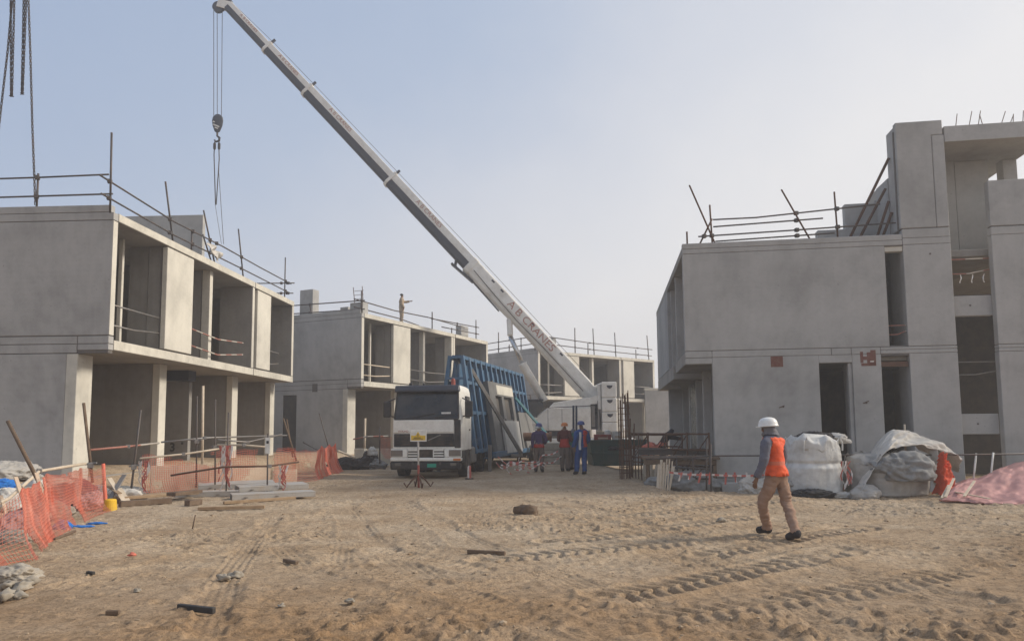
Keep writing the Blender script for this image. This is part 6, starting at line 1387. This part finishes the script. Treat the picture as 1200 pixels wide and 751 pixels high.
sheet('bright orange sheet folded upright beside the wide bulk bag', [
    [at(1100, 532, Yb - .2), at(1096, 550, Yb - .3), at(1093, 580, Yb - .5)], [at(1104, 531, Yb - .4), at(1106, 552, Yb - .6), at(1106, 581, Yb - .9)], [at(1107, 534, Yb - .2), at(1114, 556, Yb - .4), at(1122, 581, Yb - .6)]], 'orange_sheet', 'orange_sheet', 'sheet', 5, 30, 24, .16)
sheet('faded pink tarpaulin spread over a low heap at the right edge', [
    [at(1118, 566, 17.6), at(1135, 561, 17.8), at(1152, 558, 18), at(1175, 548, 18.2), at(1200, 541, 18.2), at(1250, 548, 18.2), at(1320, 582, 18.0)],
    [at(1112, 576, 16.6), at(1130, 566, 16.9), at(1150, 562, 17), at(1176, 553, 17.1), at(1205, 546, 17.2), at(1255, 554, 17.2), at(1325, 586, 17.0)],
    [at(1106, 584, 16.0), at(1126, 582, 16.0), at(1150, 580, 15.9), at(1178, 578, 15.9), at(1210, 576, 15.9), at(1260, 580, 15.9), at(1330, 594, 15.9)],
    [at(1100, 586, 15.7), at(1126, 588, 15.6), at(1150, 590, 15.4), at(1180, 591, 15.2), at(1212, 591, 15.2), at(1262, 593, 15.2), at(1332, 597, 15.2)]], 'pink_tarp', 'tarpaulin', 'tarpaulin', 7, 60, 60, .10)
for k, (x0, y0, x1, y1, lb) in enumerate(((1118, 562, 1108, 585, 'pale slat lying on the left corner of the pink tarpaulin'), (1142, 565, 1130, 584, 'second pale slat on the pink tarpaulin'), (1120, 578, 1160, 587, 'long slat along the front hem of the pink tarpaulin'), (1112, 570, 1104, 586, 'short slat by the orange sheet'))):
    p, q = at(x0, y0, 16.2), at(x1, y1, 15.2); t = thing('slat', lb, 'slat', p, 0, 'pale slats on the pink tarpaulin'); MB().bar((0, 0, .03), q - p + Vector((0, 0, .05)), .05, .02).build('board', 'timber_pale', t)
lump('black plastic sack lying flat before the round bulk bag', gp(953, 582), (.48, .28, .14), 'plastic_black', 91, 'rubbish_bag', 'bag', None, rough=.2)
lump('crumpled white polythene left of the walking worker', gp(883, 577), (.34, .25, .26), 'plastic_white', 92, 'plastic_sheet', 'plastic sheet', None, fold=.3)
lump('grey polythene crumpled behind the black sack', at(940, 575, 18.0), (.6, .3, .36), 'bag_grey', 93, 'plastic_sheet', 'plastic sheet', None, fold=.28)
lump('white polythene scrap in front of the black sack', gp(990, 582), (.3, .15, .08), 'plastic_white', 94, 'plastic_sheet', 'plastic sheet', None, fold=.3)
pole_px('pale stick standing behind the flung sheet', 1061, 525, 1060, 497, 18.8, r=.025, mat='timber_pale', group=None, name='stick', cat='stick')
lump('heap of grey polythene on the roof behind the right building rails', loc(RB, 3.6, 1.2, 7.05), (.8, .5, .42), 'plastic_grey', 95, 'plastic_sheet', 'plastic sheet', None)
# ------------------------------------------------------------------ ground sheet to the horizon
def axis_pts(segs):
    out = []
    for a, b_, s0, s1 in segs:
        x = a
        while x < b_ - 1e-6:
            out.append(x); f = (x - a) / (b_ - a); x += s0 + (s1 - s0) * f
    return out
xs_pos = axis_pts([(0, 8, .022, .024), (8, 14, .025, .09), (14, 40, .10, 1.5), (40, 300, 1.5, 30), (300, 2600, 30, 400)]) + [2600]
xs = np.array([-x for x in xs_pos[::-1]][:-1] + xs_pos)
ys = np.array([-2600., -800, -200, -60, -20, -8, -2] + axis_pts([(0, 4, .3, .06), (4, 12, .022, .028), (12, 19, .028, .07), (19, 40, .08, .35), (40, 120, .4, 6), (120, 2600, 8, 300)]) + [2600])
XX, YY = np.meshgrid(xs, ys, indexing='xy')
HH = base_height(XX.ravel(), YY.ravel()); sel = (np.abs(XX.ravel()) < 16) & (YY.ravel() > 2) & (YY.ravel() < 36)
fh = np.zeros_like(HH); fh[sel] = fine_height(XX.ravel()[sel], YY.ravel()[sel]); HH = HH + fh
far = np.hypot(XX.ravel(), YY.ravel()) > 150; HH[far] = 0
nx, ny = len(xs), len(ys)
me = bpy.data.meshes.new('ground'); vv = np.stack([XX.ravel(), YY.ravel(), HH], 1)
I = np.arange(nx * ny).reshape(ny, nx); q = np.stack([I[:-1, :-1], I[:-1, 1:], I[1:, 1:], I[1:, :-1]], -1).reshape(-1, 4)
me.vertices.add(nx * ny); me.vertices.foreach_set('co', vv.ravel()); me.loops.add(q.size); me.loops.foreach_set('vertex_index', q.ravel().astype(np.int32))
me.polygons.add(len(q)); me.polygons.foreach_set('loop_start', np.arange(0, q.size, 4, dtype=np.int32)); me.polygons.foreach_set('loop_total', np.full(len(q), 4, np.int32))
me.update(calc_edges=True); me.polygons.foreach_set('use_smooth', np.ones(len(q), bool))
def N_div(nt, s_, k):
    d = N(nt, 'ShaderNodeMath', operation='DIVIDE'); L(nt, s_, d.inputs[0]); d.inputs[1].default_value = k; return d.outputs[0]
gm, nt, b = new_mat('churned_sand'); v = coords(nt)
n0 = noise_tex(nt, v, .16, 5, .6); n1 = noise_tex(nt, v, .8, 6, .65); n2 = noise_tex(nt, v, 5.5, 6, .7); n3 = noise_tex(nt, v, 42, 4, .7); n4 = noise_tex(nt, coords(nt, (.8, 2.2, 1)), 2.2, 6, .7)
c = ramp(nt, n1, [(.30, (.295, .205, .125)), (.50, (.385, .283, .185)), (.72, (.455, .355, .250))])
sx = N(nt, 'ShaderNodeSeparateXYZ'); L(nt, v, sx.inputs[0])
# damp, trodden earth nearest the camera and along the left; drier dust in the lane
mr = N(nt, 'ShaderNodeMapRange'); L(nt, sx.outputs['Y'], mr.inputs[0]); mr.inputs[1].default_value = 4.8; mr.inputs[2].default_value = 10.5; mr.inputs[3].default_value = .70; mr.inputs[4].default_value = .0
ad = N(nt, 'ShaderNodeMath', operation='ADD'); L(nt, mr.outputs[0], ad.inputs[0]); L(nt, n0, ad.inputs[1])
c = mixc(nt, ramp(nt, ad.outputs[0], [(.62, 0.0), (1.0, .85)]), c, ramp(nt, n4, [(.3, (.215, .125, .062)), (.62, (.315, .200, .108))]))
# darker soil turned up at the right edge
vd = N(nt, 'ShaderNodeVectorMath', operation='DISTANCE'); L(nt, v, vd.inputs[0]); vd.inputs[1].default_value = (7.4, 8.9, 0)
vm = N(nt, 'ShaderNodeMath', operation='MULTIPLY_ADD'); L(nt, n1, vm.inputs[0]); vm.inputs[1].default_value = 3.0; L(nt, vd.outputs['Value'], vm.inputs[2])
c = mixc(nt, ramp(nt, N_div(nt, vm.outputs[0], 5.0), [(.42, .75), (.72, .0)]), c, (.235, .15, .085))
c = mixc(nt, ramp(nt, n0, [(.46, 0.0), (.66, .65)]), c, ramp(nt, n2, [(.3, (.385, .305, .215)), (.65, (.47, .39, .295))]))
c = mixc(nt, .8, c, ramp(nt, n2, [(.30, .60), (.50, 1.0), (.75, 1.14)]), 'MULTIPLY')
c = mixc(nt, .6, c, ramp(nt, noise_tex(nt, v, 15, 5, .75), [(.32, .55), (.47, 1.0), (.7, 1.12)]), 'MULTIPLY')
c = mixc(nt, .85, c, ramp(nt, n3, [(.30, .50), (.48, 1.0), (.72, 1.22)]), 'MULTIPLY')
c = mixc(nt, .8, c, ramp(nt, noise_tex(nt, coords(nt, (1, 1.6, 1)), 24, 3, .6), [(.27, .38), (.36, 1.0)]), 'MULTIPLY')
c = mixc(nt, ramp(nt, n4, [(.62, 0.0), (.74, .40)]), c, (.19, .125, .075))
n8 = noise_tex(nt, coords(nt, (1, 2.0, 1)), 10, 5, .7); c = mixc(nt, ramp(nt, n8, [(.56, 0.0), (.63, .55)]), c, (.17, .115, .072))
L(nt, c, b.inputs['Base Color']); b.inputs['Roughness'].default_value = 1; b.inputs['Specular IOR Level'].default_value = .1
n5 = noise_tex(nt, v, 16, 5, .75); bump(nt, b, n2, .6, .04); bump(nt, b, n5, .8, .02); bump(nt, b, n3, .7, .008)
me.materials.append(gm); go = bpy.data.objects.new('ground', me); COL.objects.link(go); tag(go, 'churned pale brown sand of the site lane with tyre tracks', 'ground', kind='structure')
def gfull(x, y):
    return float(base_height(np.array([x]), np.array([y]))[0] + fine_height(np.array([x]), np.array([y]))[0])
M['clod'] = plain('sand_clod', (.33, .24, .155), 1, dirt=.5, dirtcol=(.5, .42, .33), scale=2, spec=.1)
# small stones and clods: nobody could count them
rs = np.random.RandomState(4); b = bmesh.new()
NP = 2200; gx = rs.uniform(-9, 11, NP); gy = 4.5 + 20 * rs.rand(NP) ** 1.6
gh = base_height(gx, gy) + fine_height(gx, gy)
for x, y, h in zip(gx, gy, gh):
    s = .006 + .020 * rs.rand() ** 4; m = Matrix.Translation((x, y, h + s * .2)) @ Matrix.Rotation(rs.rand() * 6, 4, 'Z') @ Matrix.Diagonal((s * (1 + rs.rand()), s * (1 + .6 * rs.rand()), s * .8, 1))
    r = bmesh.ops.create_icosphere(b, subdivisions=1, radius=1, matrix=m)
    for v_ in r['verts']: v_.co += Vector(rs.normal(0, s * .12, 3))
mb = MB(); mb.bm.free(); mb.bm = b
gv = mb.build('gravel', 'clod', None); tag(gv, 'small pale stones and clods scattered over the sand', 'gravel', kind='stuff')
# paler scraps: a few bits one can pick out in the foreground
for k, (x, y, s, lb) in enumerate(((410, 707, .024, 'small white stone in the near foreground right of the black stick'), (262, 680, .04, 'broken white clod at the left foreground, left one'), (275, 677, .045, 'broken white clod at the left foreground, right one'), (155, 652, .03, 'small orange scrap on the sand at the left'), (160, 694, .02, 'small white pebble at the left foreground'), (330, 712, .02, 'white pebble beside the black stick'), (618, 603, .12, 'dark clod of earth with a twig in the middle of the lane'), (845, 612, .05, 'pale clod left of the walking worker'))):
    lump(lb, gp(x, y), (s * 1.6, s, s), 'net_pale' if 'orange' in lb else ('timber_dark' if 'dark' in lb else 'rock'), 100 + k, 'scrap' if 'orange' in lb else 'stone', 'scrap' if 'orange' in lb else 'stone', None, rough=.8, sub=2, fold=.4, lift=.012)

# ------------------------------------------------------------------ haze, sky, sun, camera
SUN_AZ, SUN_EL = 6.0, 33.0       # azimuth counted from +x towards +y
hm = bpy.data.materials.new('dust_haze'); hm.use_nodes = True; hn = hm.node_tree; hn.nodes.clear()
ho = hn.nodes.new('ShaderNodeOutputMaterial'); hv = hn.nodes.new('ShaderNodeVolumePrincipled'); hv.inputs['Color'].default_value = (.90, .90, .92, 1); hv.inputs['Density'].default_value = HAZE; hv.inputs['Anisotropy'].default_value = .3
hn.links.new(hv.outputs[0], ho.inputs['Volume'])
if HAZE > 0:
    hz = MB().box(-150, 150, -40, 260, -2.0, 36).build('haze', hm); tag(hz, 'thin dusty haze over the whole site', 'haze', kind='stuff')
W = bpy.data.worlds.new('World'); SC.world = W; W.use_nodes = True; nt = W.node_tree; bg = nt.nodes['Background']
sky = N(nt, 'ShaderNodeTexSky', sky_type='NISHITA'); sky.sun_disc = False; sky.sun_elevation = R(SUN_EL); sky.sun_rotation = R(90 - SUN_AZ); sky.altitude = 0; sky.air_density = 1.0; sky.dust_density = 3.0; sky.ozone_density = 1.0
tc = N(nt, 'ShaderNodeTexCoord'); s = N(nt, 'ShaderNodeSeparateXYZ'); L(nt, tc.outputs['Generated'], s.inputs[0])
# hazy veil: white towards the sun side and the horizon, blue left only high on the far side from the sun
nz = noise_tex(nt, tc.outputs['Generated'], 1.7, 6, .6)
m1 = N(nt, 'ShaderNodeMath', operation='MULTIPLY'); L(nt, s.outputs['X'], m1.inputs[0]); m1.inputs[1].default_value = -.85
mz = N(nt, 'ShaderNodeMath', operation='MULTIPLY_ADD'); L(nt, s.outputs['Z'], mz.inputs[0]); mz.inputs[1].default_value = 1.15; L(nt, m1.outputs[0], mz.inputs[2])
n_ = N(nt, 'ShaderNodeMath', operation='SUBTRACT'); L(nt, nz, n_.inputs[0]); n_.inputs[1].default_value = .5
m2 = N(nt, 'ShaderNodeMath', operation='MULTIPLY_ADD'); L(nt, n_.outputs[0], m2.inputs[0]); m2.inputs[1].default_value = .55; L(nt, mz.outputs[0], m2.inputs[2])
veil = ramp(nt, m2.outputs[0], [(.0, .93), (1.0, .78)])
col = mixc(nt, veil, sky.outputs['Color'], ramp(nt, m2.outputs[0], [(.08, (6.65, 6.62, 6.70)), (.42, (5.3, 5.6, 6.25)), (.70, (3.75, 4.5, 5.8)), (.95, (3.2, 4.05, 5.6))]))
L(nt, col, bg.inputs['Color']); bg.inputs['Strength'].default_value = .10
sl_ = bpy.data.lights.new('sun', 'SUN'); sl_.energy = SUN_E; sl_.angle = R(11); sl_.color = (1.0, .92, .80)
so = bpy.data.objects.new('sun', sl_); COL.objects.link(so)
sdv = Vector((math.cos(R(SUN_EL)) * math.cos(R(SUN_AZ)), math.cos(R(SUN_EL)) * math.sin(R(SUN_AZ)), math.sin(R(SUN_EL))))
so.rotation_euler = sdv.to_track_quat('Z', 'Y').to_euler(); so.location = sdv * 60
cam = bpy.data.cameras.new('camera'); co_ = bpy.data.objects.new('camera', cam); COL.objects.link(co_)
cam.sensor_fit = 'HORIZONTAL'; cam.sensor_width = 36; cam.lens = F_PX / 1200 * 36; cam.shift_y = (CY - 375.5) / 1200; cam.clip_start = .05; cam.clip_end = 6000
m = Matrix((_r, _u, -_w)).transposed().to_4x4(); m.translation = CAM; co_.matrix_world = m
SC.camera = co_
SC.view_settings.view_transform = 'Standard'; SC.view_settings.look = 'None'; SC.view_settings.gamma = 1; SC.view_settings.exposure = EXPO
SC.view_settings.use_curve_mapping = False
SC.render.engine = 'CYCLES'; SC.cycles.volume_bounces = 1
